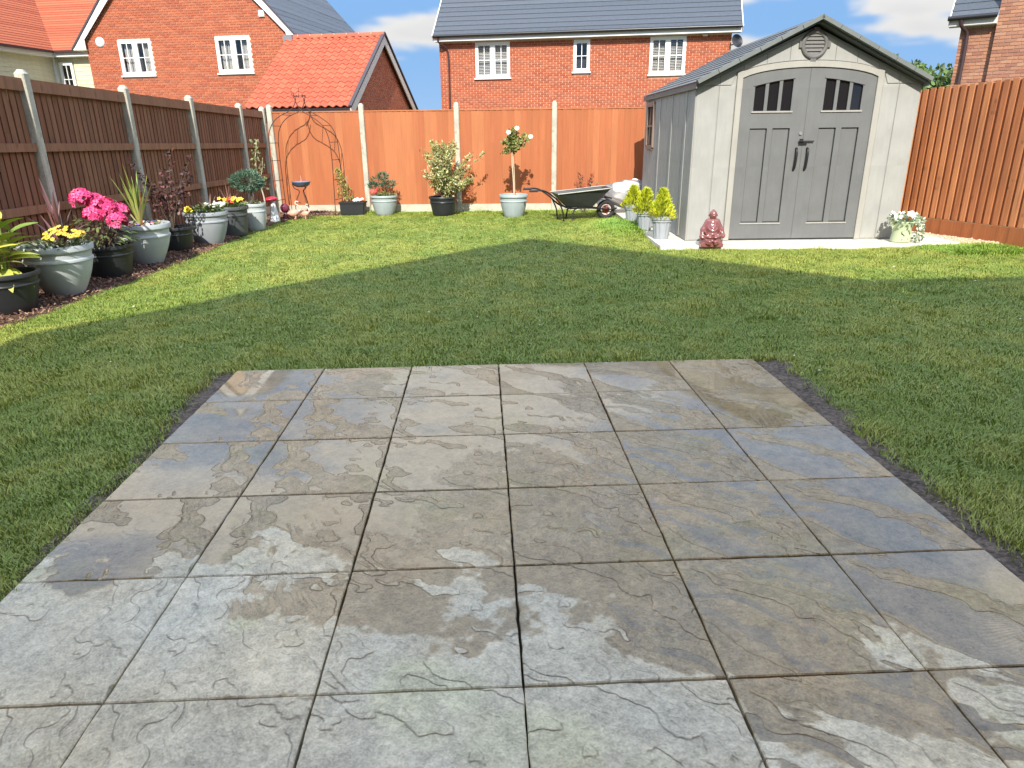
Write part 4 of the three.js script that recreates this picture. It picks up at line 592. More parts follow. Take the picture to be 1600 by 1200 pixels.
function ribbedPot(t, r, h, mat) {
  const seg = 48, rows = [[0.6, 0], [0.64, 0.02], [0.84, 0.74], [0.92, 0.76], [0.92, 0.84], [1, 0.86], [1.02, 0.98], [0.93, 1], [0.88, 0.96], [0.85, 0.84]], P = [], I = [];
  for (let j = 0; j < rows.length; j++) for (let i = 0; i <= seg; i++) { const a = i / seg * Math.PI * 2, rib = j > 0 && j < 3 && (i % 4 < 2) ? 0.955 : 1; P.push(Math.cos(a) * r * rows[j][0] * rib, rows[j][1] * h, Math.sin(a) * r * rows[j][0] * rib); }
  for (let j = 0; j < rows.length - 1; j++) for (let i = 0; i < seg; i++) { const a = j * (seg + 1) + i, b = a + seg + 1; I.push(a, b, b + 1, a, b + 1, a + 1); }
  const g = new THREE.BufferGeometry(); g.setAttribute('position', new THREE.BufferAttribute(new Float32Array(P), 3)); g.setIndex(I); const n = g.toNonIndexed(); n.computeVertexNormals(); part('pot', uvBox(n), mat, t); const c = new THREE.CircleGeometry(r * 0.87, 24); c.rotateX(-Math.PI / 2); c.translate(0, h * 0.88, 0); part('compost', uvBox(c), M.compost, t);
}
// ---------------------------------------------------------------- plants
const LEAF = { small: leafGeo(1, 0.5, 0.15, 0.2, 3), wide: leafGeo(1, 0.62, 0.22, 0.12, 4), slim: leafGeo(1, 0.28, 0.2, 0.2, 3), big: leafGeo(1, 0.42, 0.35, 0.22, 6) };
const PETAL = leafGeo(1, 0.75, 0.25, -0.2, 2);
function blooms(t, name, spots, size, cols, petals = 5, heart = [0.6, 0.4, 0.05], cup = 0.55) {
  const mb = new MB(), q = rng(Math.floor(spots.length * 31 + size * 1e4)); const hub = new THREE.IcosahedronGeometry(1, 0);
  for (const [p, n] of spots) { const nn = n.clone().normalize(), a = Math.abs(nn.y) > 0.9 ? V(1, 0, 0) : V(0, 1, 0), x = a.cross(nn).normalize(), y = nn.clone().cross(x), c = pick(cols, q), s = size * (0.8 + q() * 0.4); for (let k = 0; k < petals; k++) { const an = k / petals * 6.283 + q() * 0.3, d = x.clone().multiplyScalar(Math.cos(an)).addScaledVector(y, Math.sin(an)).addScaledVector(nn, cup), yy = d.clone().normalize(), zz = nn.clone().addScaledVector(yy, -nn.dot(yy)).normalize(); mb.add(PETAL, new THREE.Matrix4().makeBasis(yy.clone().cross(zz), yy, zz).scale(V(s, s, s)).setPosition(p), vary(c, 0.14, q)); } if (heart) mb.add(hub, new THREE.Matrix4().makeScale(s * 0.22, s * 0.22, s * 0.22).setPosition(p.clone().addScaledVector(nn, s * 0.14)), heart); }
  return mb.build(name, M.petal, t);
}
function tuftFoliage(t, r, y0, hgt, n, size, cols, seed, leaf = LEAF.small) { // low planting filling a pot
  const mb = new MB(), q = rng(seed); for (let i = 0; i < n; i++) { const a = q() * 6.283, rad = r * Math.sqrt(q()), hh = hgt * (1 - 0.6 * (rad / r) ** 2) * (0.35 + 0.65 * q()); const p = V(Math.cos(a) * rad, y0 + hh, Math.sin(a) * rad), d = V(Math.cos(a) * (0.3 + rad / r), 0.4 + q() * 0.6, Math.sin(a) * (0.3 + rad / r)).addScaledVector(rdir(q), 0.5); mb.add(leaf, orient(p, d, size * (0.6 + q() * 0.7), (q() - 0.5)), vary(pick(cols, q), 0.25, q)); } return mb.build('foliage', M.leaf, t);
}
function cordyline(t, x, y, z, n, L, w, cols, seed, spread = 1, upright = 0.3) {   // rosette of strap leaves, each a part
  const q = rng(seed); for (let i = 0; i < n; i++) { const a = i * 2.4 + q() * 0.8, el = Math.pow(q(), 0.8) * spread, len = L * (0.6 + 0.45 * q()) * (1 - 0.15 * el), g = bladeGeo(len, w * (0.8 + q() * 0.4), 0.03 + el * (0.16 + upright * q() * 0.6)), c = pick(cols, q), mb = new MB(); mb.add(g, orient(V(x, y, z), V(Math.cos(a) * Math.sin(el), Math.cos(el), Math.sin(a) * Math.sin(el)), 1, 0), vary(c, 0.12, q)); mb.build('leaf', M.leafStiff, t); }
}
const bed = 0.012;
{ // 1: black pot with a large-leaved variegated shrub, cut by the left edge of the frame
  const t = thing('potted_shrub', 'black pot with yellow-green spotted large-leaved shrub at the left edge', 'potted plant', [-4.5, bed, -1.93], 0, null); roundPot(t, 0.285, 0.36, M.potBlack, 'cone', 0.74);
  const q = rng(501), pal = [[0.5, 0.53, 0.06], [0.62, 0.62, 0.12], [0.34, 0.43, 0.05], [0.66, 0.66, 0.24], [0.22, 0.32, 0.05]], stem = new MB(); const stems = [];
  for (let s = 0; s < 5; s++) { const a = s * 1.3 + 0.4, tip = V(Math.cos(a) * 0.13, 0.62 + q() * 0.22, Math.sin(a) * 0.13); stems.push([V(Math.cos(a) * 0.03, 0.3, Math.sin(a) * 0.03), tip]); }
  part('stem', stems.map(([a, b]) => tube([a, a.clone().lerp(b, 0.5).add(V(0.01, 0.02, 0)), b], 0.011, 8, 6, 0.006)), std([0.22, 0.3, 0.07], 0.7), t);
  for (const [a, b] of stems) for (let k = 0; k < 9; k++) { const u = 0.15 + 0.85 * k / 8, p = a.clone().lerp(b, u), an = k * 2.4 + q() * 2, d = V(Math.cos(an), 0.15 + u * 0.75 - (k < 2 ? 0.5 : 0), Math.sin(an)); const mb = new MB(), L = 0.2 + q() * 0.1; mb.add(LEAF.big, orient(p, d, L, (q() - 0.5) * 0.8), vary(pick(pal, q), 0.2, q)); mb.build('leaf', M.leaf, t); }
}
{ // 2: large pale pot, purple cordyline, yellow daisies, variegated ground cover
  const t = thing('potted_flowers', 'large pale grey pot with yellow daisies and purple cordyline', 'potted plant', [-4.40, bed, -2.66]); roundPot(t, 0.325, 0.5, M.potGrey, 'bell', 0.54);
  cordyline(t, 0.02, 0.46, -0.06, 16, 0.62, 0.034, [[0.15, 0.06, 0.055], [0.21, 0.09, 0.08], [0.1, 0.045, 0.05]], 511, 0.95, 0.25); cordyline(t, 0.02, 0.46, -0.06, 5, 0.72, 0.06, [[0.16, 0.07, 0.07], [0.26, 0.15, 0.14]], 512, 0.22, 0.1);
  tuftFoliage(t, 0.32, 0.455, 0.1, 420, 0.045, [[0.12, 0.17, 0.05], [0.30, 0.34, 0.16], [0.16, 0.22, 0.08], [0.42, 0.44, 0.24]], 513);
  const q = rng(514), sp = []; for (let i = 0; i < 46; i++) { const a = q() * 6.28, r = 0.19 * Math.sqrt(q()); sp.push([V(0.15 + Math.cos(a) * r, 0.58 + 0.08 * (1 - r / 0.19) + q() * 0.05, 0.1 + Math.sin(a) * r), V(Math.cos(a) * r * 3, 1, Math.sin(a) * r * 3 + 0.5)]); } blooms(t, 'flowers', sp, 0.027, [[0.78, 0.55, 0.05], [0.80, 0.62, 0.10], [0.72, 0.42, 0.04]], 9, [0.45, 0.25, 0.02], 0.12);
}
{ // 3: black pot with pink rhododendron
  const t = thing('potted_rhododendron', 'black pot with bright pink rhododendron in flower', 'potted plant', [-4.42, bed, -3.62]); roundPot(t, 0.29, 0.36, M.potBlack, 'cone', 0.8);
  const q = rng(521), mb = new MB(), stems = []; for (let i = 0; i < 8; i++) { const a = i * 0.8, r = 0.22 + q() * 0.1; stems.push(tube([V(0, 0.3, 0), V(Math.cos(a) * r * 0.5, 0.46, Math.sin(a) * r * 0.5), V(Math.cos(a) * r, 0.62 + q() * 0.1, Math.sin(a) * r)], 0.009, 8, 5, 0.005)); } part('stem', stems, M.barkDark, t);
  for (let i = 0; i < 260; i++) { const a = q() * 6.28, r = 0.33 * Math.sqrt(q()), y = 0.36 + q() * 0.36 * (1 - r); mb.add(LEAF.slim, orient(V(Math.cos(a) * r, y, Math.sin(a) * r), V(Math.cos(a), (q() - 0.45) * 0.9, Math.sin(a)), 0.075 + q() * 0.05, q() - 0.5), vary(pick([[0.09, 0.13, 0.035], [0.14, 0.18, 0.05], [0.22, 0.25, 0.07], [0.07, 0.06, 0.025]], q), 0.2, q)); } mb.build('foliage', M.leaf, t);
  for (const [x, y, z, s] of [[-0.14, 0.86, 0.02, 0.115], [0.1, 0.76, 0.06, 0.13], [0.18, 0.7, -0.08, 0.11], [-0.02, 0.74, -0.06, 0.1], [0.24, 0.62, 0.1, 0.1], [0.02, 0.7, 0.16, 0.09], [-0.06, 0.82, -0.1, 0.09]]) { const sp = []; for (let i = 0; i < 44; i++) { const d = rdir(q); if (d.y < -0.35) d.y = -d.y; sp.push([V(x, y, z).addScaledVector(d, s), d]); } blooms(t, 'flower_head', sp, 0.04, [[0.78, 0.06, 0.22], [0.70, 0.04, 0.17], [0.82, 0.14, 0.3]], 5, [0.5, 0.02, 0.1], 0.5); }
}
{ // 4: pale pot with green spiky plant
  const t = thing('potted_yucca', 'pale grey pot with tall green spiky leaves and small pink flowers', 'potted plant', [-4.36, bed, -4.42]); roundPot(t, 0.34, 0.5, M.potGrey, 'bell', 0.56);
  cordyline(t, 0, 0.44, 0, 20, 0.78, 0.042, [[0.30, 0.36, 0.06], [0.22, 0.31, 0.06], [0.40, 0.42, 0.12]], 531, 0.36, 0.1); cordyline(t, 0, 0.44, 0, 12, 0.56, 0.03, [[0.36, 0.33, 0.14], [0.28, 0.28, 0.1], [0.42, 0.3, 0.14]], 532, 1.25, 0.2); cordyline(t, 0.03, 0.44, 0, 2, 0.8, 0.03, [[0.5, 0.2, 0.07]], 534, 0.2, 0.1);
  const q = rng(533), sp = []; for (let i = 0; i < 46; i++) { const a = q() * 6.28, r = 0.2 + q() * 0.08; sp.push([V(Math.cos(a) * r, 0.47 + q() * 0.06, Math.sin(a) * r), V(Math.cos(a), 1, Math.sin(a))]); } blooms(t, 'flowers', sp, 0.025, [[0.7, 0.1, 0.25], [0.8, 0.72, 0.7], [0.75, 0.4, 0.45], [0.75, 0.4, 0.1], [0.2, 0.12, 0.4]], 5, [0.6, 0.5, 0.1], 0.3); tuftFoliage(t, 0.27, 0.43, 0.06, 160, 0.035, [[0.12, 0.18, 0.05], [0.2, 0.25, 0.08]], 535);
}
{ // 5: dark pot with purple-leaved shrub
  const t = thing('potted_purple_shrub', 'dark pot with tall open purple-leaved shrub against the fence', 'potted plant', [-4.40, bed, -5.42]); roundPot(t, 0.27, 0.34, M.potBlack, 'cone', 0.78);
  const q = rng(541), mb = new MB(), tw = []; for (let i = 0; i < 13; i++) { const a = q() * 6.28, r = 0.15 + q() * 0.36, hgt = 0.75 + q() * 0.75 - r * 0.35, p0 = V(0, 0.28, 0), p1 = V(Math.cos(a) * r * 0.45, 0.28 + (hgt - 0.28) * 0.55, Math.sin(a) * r * 0.45), p2 = V(Math.cos(a) * r, hgt, Math.sin(a) * r); tw.push(tube([p0, p1, p2], 0.007, 10, 5, 0.003)); for (let k = 0; k < 40; k++) { const u = 0.3 + 0.7 * q(), p = u < 0.5 ? p0.clone().lerp(p1, u * 2) : p1.clone().lerp(p2, u * 2 - 1); mb.add(LEAF.wide, orient(p.addScaledVector(rdir(q), 0.07 * q()), rdir(q).add(V(0, 0.2, 0)), 0.035 + q() * 0.028, q() * 3), vary(pick([[0.085, 0.03, 0.03], [0.13, 0.045, 0.04], [0.19, 0.075, 0.06], [0.05, 0.022, 0.024]], q), 0.25, q)); } } part('stem', tw, M.barkDark, t); mb.build('foliage', M.leaf, t);
}
{ // 6: pale pot with pansies and a brown cordyline
  const t = thing('potted_pansies', 'grey pot with yellow and white pansies and thin bronze cordyline', 'potted plant', [-4.2, bed, -6.15]); roundPot(t, 0.315, 0.47, M.potStone, 'bell', 0.62);
  cordyline(t, 0.04, 0.42, -0.1, 10, 0.5, 0.022, [[0.30, 0.16, 0.12], [0.22, 0.11, 0.09]], 551, 0.95, 0.25); tuftFoliage(t, 0.29, 0.41, 0.14, 420, 0.05, [[0.10, 0.17, 0.03], [0.15, 0.24, 0.05], [0.24, 0.3, 0.1]], 552);
  const q = rng(553), sp = [], sw = []; for (let i = 0; i < 9; i++) sp.push([V(-0.24 + q() * 0.1, 0.48 + q() * 0.05, 0.1 + q() * 0.12), V(-0.3, 0.6, 0.8)]); for (let i = 0; i < 34; i++) { const a = q() * 6.28, r = 0.14 * Math.sqrt(q()); sw.push([V(0.15 + Math.cos(a) * r, 0.54 + q() * 0.06, Math.sin(a) * r), V(q() - 0.5, 1, 0.6)]); } blooms(t, 'yellow_flowers', sp, 0.05, [[0.8, 0.6, 0.03], [0.8, 0.68, 0.08]], 5, [0.3, 0.15, 0.02], 0.2); blooms(t, 'white_flowers', sw, 0.025, [[0.78, 0.78, 0.7], [0.7, 0.72, 0.6]], 5, [0.7, 0.6, 0.1], 0.2);
}
{ // 7: dark grey pot
  const t = thing('potted_pansies', 'charcoal pot with orange and red pansies and bronze cordyline', 'potted plant', [-4.15, bed, -7.05]); roundPot(t, 0.285, 0.46, M.potDark, 'cone', 0.8);
  cordyline(t, -0.02, 0.4, -0.08, 8, 0.52, 0.024, [[0.32, 0.18, 0.14], [0.24, 0.13, 0.1]], 561, 0.7, 0.15); tuftFoliage(t, 0.26, 0.4, 0.13, 380, 0.045, [[0.14, 0.22, 0.04], [0.22, 0.3, 0.06], [0.3, 0.36, 0.1]], 562);
  const q = rng(563), sp = []; for (let i = 0; i < 16; i++) { const a = q() * 6.28, r = 0.18 * Math.sqrt(q()); sp.push([V(0.04 + Math.cos(a) * r, 0.54 + q() * 0.05, Math.sin(a) * r + 0.05), V(q() - 0.5, 0.8, 0.7)]); } blooms(t, 'flowers', sp, 0.042, [[0.8, 0.42, 0.03], [0.8, 0.55, 0.05], [0.6, 0.06, 0.04], [0.75, 0.65, 0.4]], 5, [0.25, 0.1, 0.02], 0.2);
}
{ // 8: pale pot with a ball-headed conifer on a stem
  const t = thing('potted_topiary', 'pale pot with blue-green rounded conifer head on a stem', 'potted tree', [-3.99, bed, -7.72]); roundPot(t, 0.215, 0.44, M.potGrey, 'bell', 0.74); part('stem', tube([V(0, 0.36, 0), V(0.01, 0.55, 0), V(-0.03, 0.72, 0)], 0.02, 10, 7), M.barkDark, t);
  tuftFoliage(t, 0.19, 0.385, 0.1, 240, 0.035, [[0.28, 0.33, 0.13], [0.2, 0.27, 0.09], [0.36, 0.4, 0.2]], 572);
  const q = rng(573), mb = new MB(); for (let i = 0; i < 1500; i++) { const d = rdir(q), k = 0.55 + 0.45 * Math.pow(q(), 0.4), lump = 0.9 + 0.28 * (fbm(d.x * 3 + 5, d.z * 3 + d.y * 3 + 9, 2) - 0.5) * 2; const p = V(-0.05 + d.x * 0.27 * k * lump, 0.8 + d.y * 0.165 * k * lump, d.z * 0.25 * k * lump); mb.add(LEAF.slim, orient(p, d.clone().add(V(0, 0.35, 0)).addScaledVector(rdir(q), 0.5), 0.04 + q() * 0.03, q() * 3), vary(pick([[0.10, 0.19, 0.12], [0.14, 0.25, 0.16], [0.07, 0.13, 0.08]], q), 0.25, q)); } mb.build('crown', M.leaf, t);
}
{ // thin climber in the corner
  const t = thing('climbing_rose', 'thin pale-stemmed climber with sparse leaves at the fence corner', 'climber', [-4.06, bed, -8.6]); part('stem', [tube([V(0, 0, 0), V(0.02, 0.4, 0), V(-0.03, 0.75, 0), V(-0.06, 1.1, -0.02), V(0.0, 1.45, -0.05)], 0.016, 20, 6, 0.006), tube([V(-0.03, 0.72, 0), V(0.05, 0.95, 0.02), V(0.08, 1.15, 0)], 0.008, 10, 5, 0.004)], std([0.52, 0.44, 0.33], 0.85), t);
  const q = rng(581), mb = new MB(); for (let i = 0; i < 150; i++) { const y = 0.62 + Math.pow(q(), 1.1) * 0.85; mb.add(LEAF.wide, orient(V(-0.02 + (q() - 0.5) * 0.28 * (1.4 - y * 0.6), y, (q() - 0.5) * 0.2), rdir(q), 0.04 + q() * 0.02, q() * 3), vary(pick([[0.13, 0.2, 0.05], [0.22, 0.28, 0.1], [0.3, 0.25, 0.12]], q), 0.25, q)); } mb.build('foliage', M.leaf, t);
}
{ // toadstool ornament
  const t = thing('toadstool_ornament', 'red-capped toadstool ornament on a white cone stem', 'garden ornament', [-3.94, bed, -8.75]); part('stem', lathe([[0, 0], [0.095, 0], [0.09, 0.05], [0.045, 0.3], [0.03, 0.4], [0, 0.41]], 24), std([0.68, 0.70, 0.72], 0.5), t); const cap = lathe([[0, 0.375], [0.07, 0.375], [0.13, 0.41], [0.135, 0.43], [0.09, 0.455], [0, 0.47]], 30); cap.applyMatrix4(new THREE.Matrix4().makeRotationZ(0.09)); part('cap', cap, std([0.55, 0.025, 0.05], 0.3), t);
  const b = thing('plum_ornament', 'small plum-coloured ball ornament beside the toadstool', 'garden ornament', [-3.9, bed, -9.35]); part('ball', [new THREE.SphereGeometry(0.085, 24, 16).translate(0, 0.2, 0)], std([0.16, 0.03, 0.06], 0.25), b); part('foot', lathe([[0, 0], [0.07, 0], [0.06, 0.03], [0.025, 0.1], [0.03, 0.13], [0, 0.13]], 20), std([0.12, 0.03, 0.05], 0.4), b);
}
// pink bird ornaments
for (const [i, [x, z, tn, lb]] of [[-3.72, -9.3, 0.3, 'pink flamingo ornament nearest the toadstool'], [-3.5, -9.28, -0.5, 'smaller pink flamingo ornament beside the bird bath leg']].entries()) {
  const s = i ? 0.72 : 0.85, t = thing('flamingo_ornament', lb, 'garden ornament', [x, bed, z], tn), body = new THREE.SphereGeometry(0.085, 20, 14); body.scale(1.35, 0.9, 0.85); body.rotateZ(0.25); body.translate(0, 0.13, 0); const tail = new THREE.ConeGeometry(0.05, 0.12, 10); tail.rotateZ(1.9); tail.translate(-0.13, 0.12, 0); body.scale(s, s, s); tail.scale(s, s, s);
  part('body', [body, tail], std([0.72, 0.36, 0.27], 0.5), t); part('neck', tube([V(0.09, 0.15, 0), V(0.15, 0.21, 0), V(0.1, 0.29, 0), V(0.05, 0.33, 0), V(0.06, 0.38, 0), V(0.12, 0.37, 0)].map((p) => p.multiplyScalar(s)), 0.02 * s, 26, 8, 0.014 * s), std([0.80, 0.52, 0.44], 0.5), t); part('beak', tube([V(0.12, 0.37, 0), V(0.16, 0.35, 0), V(0.165, 0.32, 0)].map((p) => p.multiplyScalar(s)), 0.012 * s, 8, 6, 0.003), M.potBlack, t); part('leg', [box(0.014, 0.1 * s, 0.014, 0.02, 0.045 * s, 0.025), box(0.014, 0.1 * s, 0.014, 0.0, 0.045 * s, -0.025)], std([0.7, 0.4, 0.3], 0.5), t);
}
{ // bird bath on three bent legs
  const t = thing('bird_bath', 'bird bath with white-topped dark bowl on thin bent wire legs', 'bird bath', [-3.55, 0, -9.42]); part('bowl', lathe([[0, 0.595], [0.1, 0.6], [0.15, 0.63], [0.175, 0.685], [0.185, 0.69], [0.178, 0.7], [0.165, 0.69], [0.14, 0.66], [0, 0.64]], 36), std([0.10, 0.13, 0.22], 0.3), t); part('water', new THREE.CylinderGeometry(0.163, 0.16, 0.01, 30).translate(0, 0.686, 0), std([0.75, 0.77, 0.8], 0.06), t);
  part('perch', tube([V(0, 0.68, 0), V(0.004, 0.75, 0), V(0, 0.81, 0)], 0.008, 8, 6, 0.004), std([0.6, 0.3, 0.22], 0.5), t);
  for (const a of [0.9, 3.0, 5.1]) { const c = Math.cos(a), s = Math.sin(a); part('leg', tube([V(c * 0.17, 0.66, s * 0.17), V(c * 0.14, 0.58, s * 0.14), V(c * 0.05, 0.52, s * 0.05), V(c * 0.1, 0.4, s * 0.1), V(c * 0.15, 0.24, s * 0.15), V(c * 0.13, 0, s * 0.13)], 0.009, 30, 6), M.wire, t); }
}
{ // wire garden arch: two ogee hoops joined by rungs, crossed finial at the top
  const t = thing('garden_arch', 'thin rusty wire garden arch with pointed top in the left corner', 'garden arch', [0, 0, 0]);
  const hoop = (dx, z) => [V(-3.05 + dx, 0, z), V(-3.03 + dx, 0.6, z), V(-3.02 + dx, 1.16, z), V(-3.05 + dx, 1.5, z), V(-3.14 + dx, 1.71, z), V(-3.32 + dx, 1.86, z), V(-3.52 + dx, 1.99, z), V(-3.6 + dx, 2.12, z), V(-3.64 + dx, 2.3, z)], left = (dx, z) => [V(-4.2 + dx, 0, z), V(-4.21 + dx, 0.6, z), V(-4.21 + dx, 1.25, z), V(-4.18 + dx, 1.58, z), V(-4.08 + dx, 1.77, z), V(-3.95 + dx, 1.88, z), V(-3.72 + dx, 1.99, z), V(-3.63 + dx, 2.1, z), V(-3.58 + dx, 2.26, z)];
  const A = [0, -9.9], B = [0.08, -10.28], r = 0.0085; part('hoop', [tube(hoop(...A), r, 60, 6), tube(left(...A), r, 60, 6)], M.wire, t); part('hoop', [tube(hoop(...B), r, 60, 6), tube(left(...B), r, 60, 6)], M.wire, t);
  for (const k of [0.12, 0.27, 0.42, 0.55, 0.68, 0.8]) { for (const f of [hoop, left]) { const a = new THREE.CatmullRomCurve3(f(...A)).getPointAt(k), b = new THREE.CatmullRomCurve3(f(...B)).getPointAt(k); part('rung', tube([a, a.clone().lerp(b, 0.5), b], 0.006, 4, 5), M.wire, t); } }
  part('finial', [tube([V(-3.66, 2.24, -9.9), V(-3.56, 2.25, -10.1), V(-3.5, 2.27, -10.28)], 0.009, 6, 5), tube([V(-3.58, 2.22, -10.08), V(-3.57, 2.34, -10.08), V(-3.575, 2.46, -10.08)], 0.006, 6, 5, 0.003), tube([V(-3.66, 2.24, -9.9), V(-3.67, 2.32, -9.9), V(-3.66, 2.4, -9.9)], 0.006, 6, 5, 0.003)], M.wireDark, t);
}
{ // trough with a climber at the right foot of the arch
  const t = thing('potted_climber', 'black trough with yellow-green climber and small white flowers under the arch', 'potted plant', [-2.72, 0, -10.12], -0.08); part('trough', [shapeGeo([[-0.22, 0], [0.22, 0], [0.25, 0.24], [-0.25, 0.24]], 0.03).translate(0, 0, 0.1), shapeGeo([[-0.22, 0], [0.22, 0], [0.25, 0.24], [-0.25, 0.24]], 0.03).translate(0, 0, -0.13), box(0.03, 0.24, 0.2, -0.235, 0.12, 0), box(0.03, 0.24, 0.2, 0.235, 0.12, 0), box(0.52, 0.03, 0.29, 0, 0.235, 0)], M.potBlack, t); part('compost', box(0.46, 0.02, 0.19, 0, 0.246, 0), M.compost, t);
  const q = rng(591), mb = new MB(); part('stem', [tube([V(-0.12, 0.23, 0), V(-0.2, 0.5, 0), V(-0.27, 0.85, 0.05)], 0.006, 10, 5), tube([V(-0.08, 0.23, 0), V(-0.1, 0.45, 0), V(-0.08, 0.75, 0)], 0.006, 10, 5)], M.bark, t); for (let i = 0; i < 340; i++) { const u = q(), y = 0.28 + u * 0.62; mb.add(LEAF.small, orient(V(-0.12 - u * 0.14 + (q() - 0.5) * (0.34 - u * 0.26), y, (q() - 0.5) * 0.18), rdir(q), 0.035 + q() * 0.02, q() * 3), vary(pick([[0.34, 0.34, 0.05], [0.24, 0.28, 0.05], [0.45, 0.36, 0.1], [0.16, 0.2, 0.05]], q), 0.25, q)); } mb.build('foliage', M.leaf, t);
  const sp = []; for (let i = 0; i < 22; i++) sp.push([V(0.12 + (q() - 0.5) * 0.2, 0.27 + q() * 0.05, 0.05 + (q() - 0.5) * 0.12), V(q() - 0.5, 1, 0.7)]); blooms(t, 'flowers', sp, 0.03, [[0.82, 0.78, 0.74], [0.8, 0.6, 0.6]], 5, null, 0.3);
}
{ // blue-grey pot with little cloud-pruned juniper and red flowers
  const t = thing('potted_juniper', 'blue-grey pot with small branching juniper and red flowers', 'potted tree', [-2.08, -0.01, -10.1]); roundPot(t, 0.27, 0.38, M.potBlue, 'bell', 0.7); tuftFoliage(t, 0.25, 0.34, 0.1, 260, 0.04, [[0.28, 0.33, 0.07], [0.38, 0.4, 0.12], [0.2, 0.26, 0.06]], 601);
  part('stem', [tube([V(0, 0.32, 0), V(0.03, 0.44, 0), V(-0.02, 0.56, 0), V(-0.1, 0.64, 0)], 0.02, 14, 6, 0.01), tube([V(0.02, 0.46, 0), V(0.1, 0.53, 0), V(0.17, 0.58, 0)], 0.012, 10, 6, 0.006)], M.barkDark, t);
  const q = rng(602), mb = new MB(); for (const [cx, cy, cz, rx, ry] of [[-0.1, 0.66, 0, 0.17, 0.1], [0.13, 0.6, 0.02, 0.15, 0.06], [0.0, 0.75, 0, 0.11, 0.07], [-0.2, 0.58, 0.03, 0.1, 0.05]]) for (let i = 0; i < 260; i++) { const d = rdir(q), k = 0.5 + 0.5 * q(); mb.add(LEAF.slim, orient(V(cx + d.x * rx * k, cy + d.y * ry * k, cz + d.z * rx * 0.8 * k), d.add(V(0, 0.5, 0)), 0.035 + q() * 0.02, q() * 3), vary(pick([[0.08, 0.17, 0.10], [0.12, 0.23, 0.13], [0.05, 0.1, 0.06]], q), 0.2, q)); } mb.build('crown', M.leaf, t);
  const sp = []; for (let i = 0; i < 14; i++) sp.push([V(-0.19 + (q() - 0.5) * 0.1, 0.43 + q() * 0.08, 0.08 + (q() - 0.5) * 0.1), V(q() - 0.5, 0.6, 1)]); blooms(t, 'flowers', sp, 0.035, [[0.62, 0.04, 0.05], [0.7, 0.08, 0.07]], 5, [0.5, 0.2, 0.03], 0.4);
}
{ // black pot with bushy variegated shrub
  const t = thing('potted_bush', 'black pot with bushy variegated cream-green shrub against the back fence', 'potted plant', [-0.86, -0.01, -9.72]); roundPot(t, 0.28, 0.37, M.potBlack, 'cone', 0.76);
  const q = rng(611), mb = new MB(), tw = []; for (let i = 0; i < 30; i++) { const a = q() * 6.28, r = 0.12 + q() * 0.52, hg = 0.62 + q() * 0.8 - r * 0.1, sx = i === 0 ? 0.86 : Math.cos(a) * r + (q() - 0.3) * 0.18, sz = i === 0 ? 0.05 : Math.sin(a) * r * 0.75, hh = i === 0 ? 1.2 : hg; const p0 = V(0, 0.3, 0), p1 = V(sx * 0.4, 0.3 + (hh - 0.3) * 0.5, sz * 0.4), p2 = V(sx, hh, sz); tw.push(tube([p0, p1, p2], 0.006, 10, 4, 0.003)); const nl = i === 0 ? 26 : 190; for (let k = 0; k < nl; k++) { const u = i === 0 ? 0.8 + 0.2 * q() : 0.28 + 0.72 * Math.pow(q(), 0.75), p = u < 0.5 ? p0.clone().lerp(p1, u * 2) : p1.clone().lerp(p2, u * 2 - 1); p.addScaledVector(rdir(q), (i === 0 ? 0.04 : 0.1) * q()); mb.add(LEAF.small, orient(p, rdir(q).add(V(0, 0.3, 0)), 0.038 + q() * 0.03, q() * 3), vary(pick([[0.56, 0.53, 0.24], [0.68, 0.63, 0.38], [0.26, 0.31, 0.09], [0.40, 0.42, 0.14], [0.2, 0.25, 0.07], [0.46, 0.33, 0.15]], q), 0.2, q)); } } part('stem', tw, M.bark, t); mb.build('foliage', M.leaf, t);
}
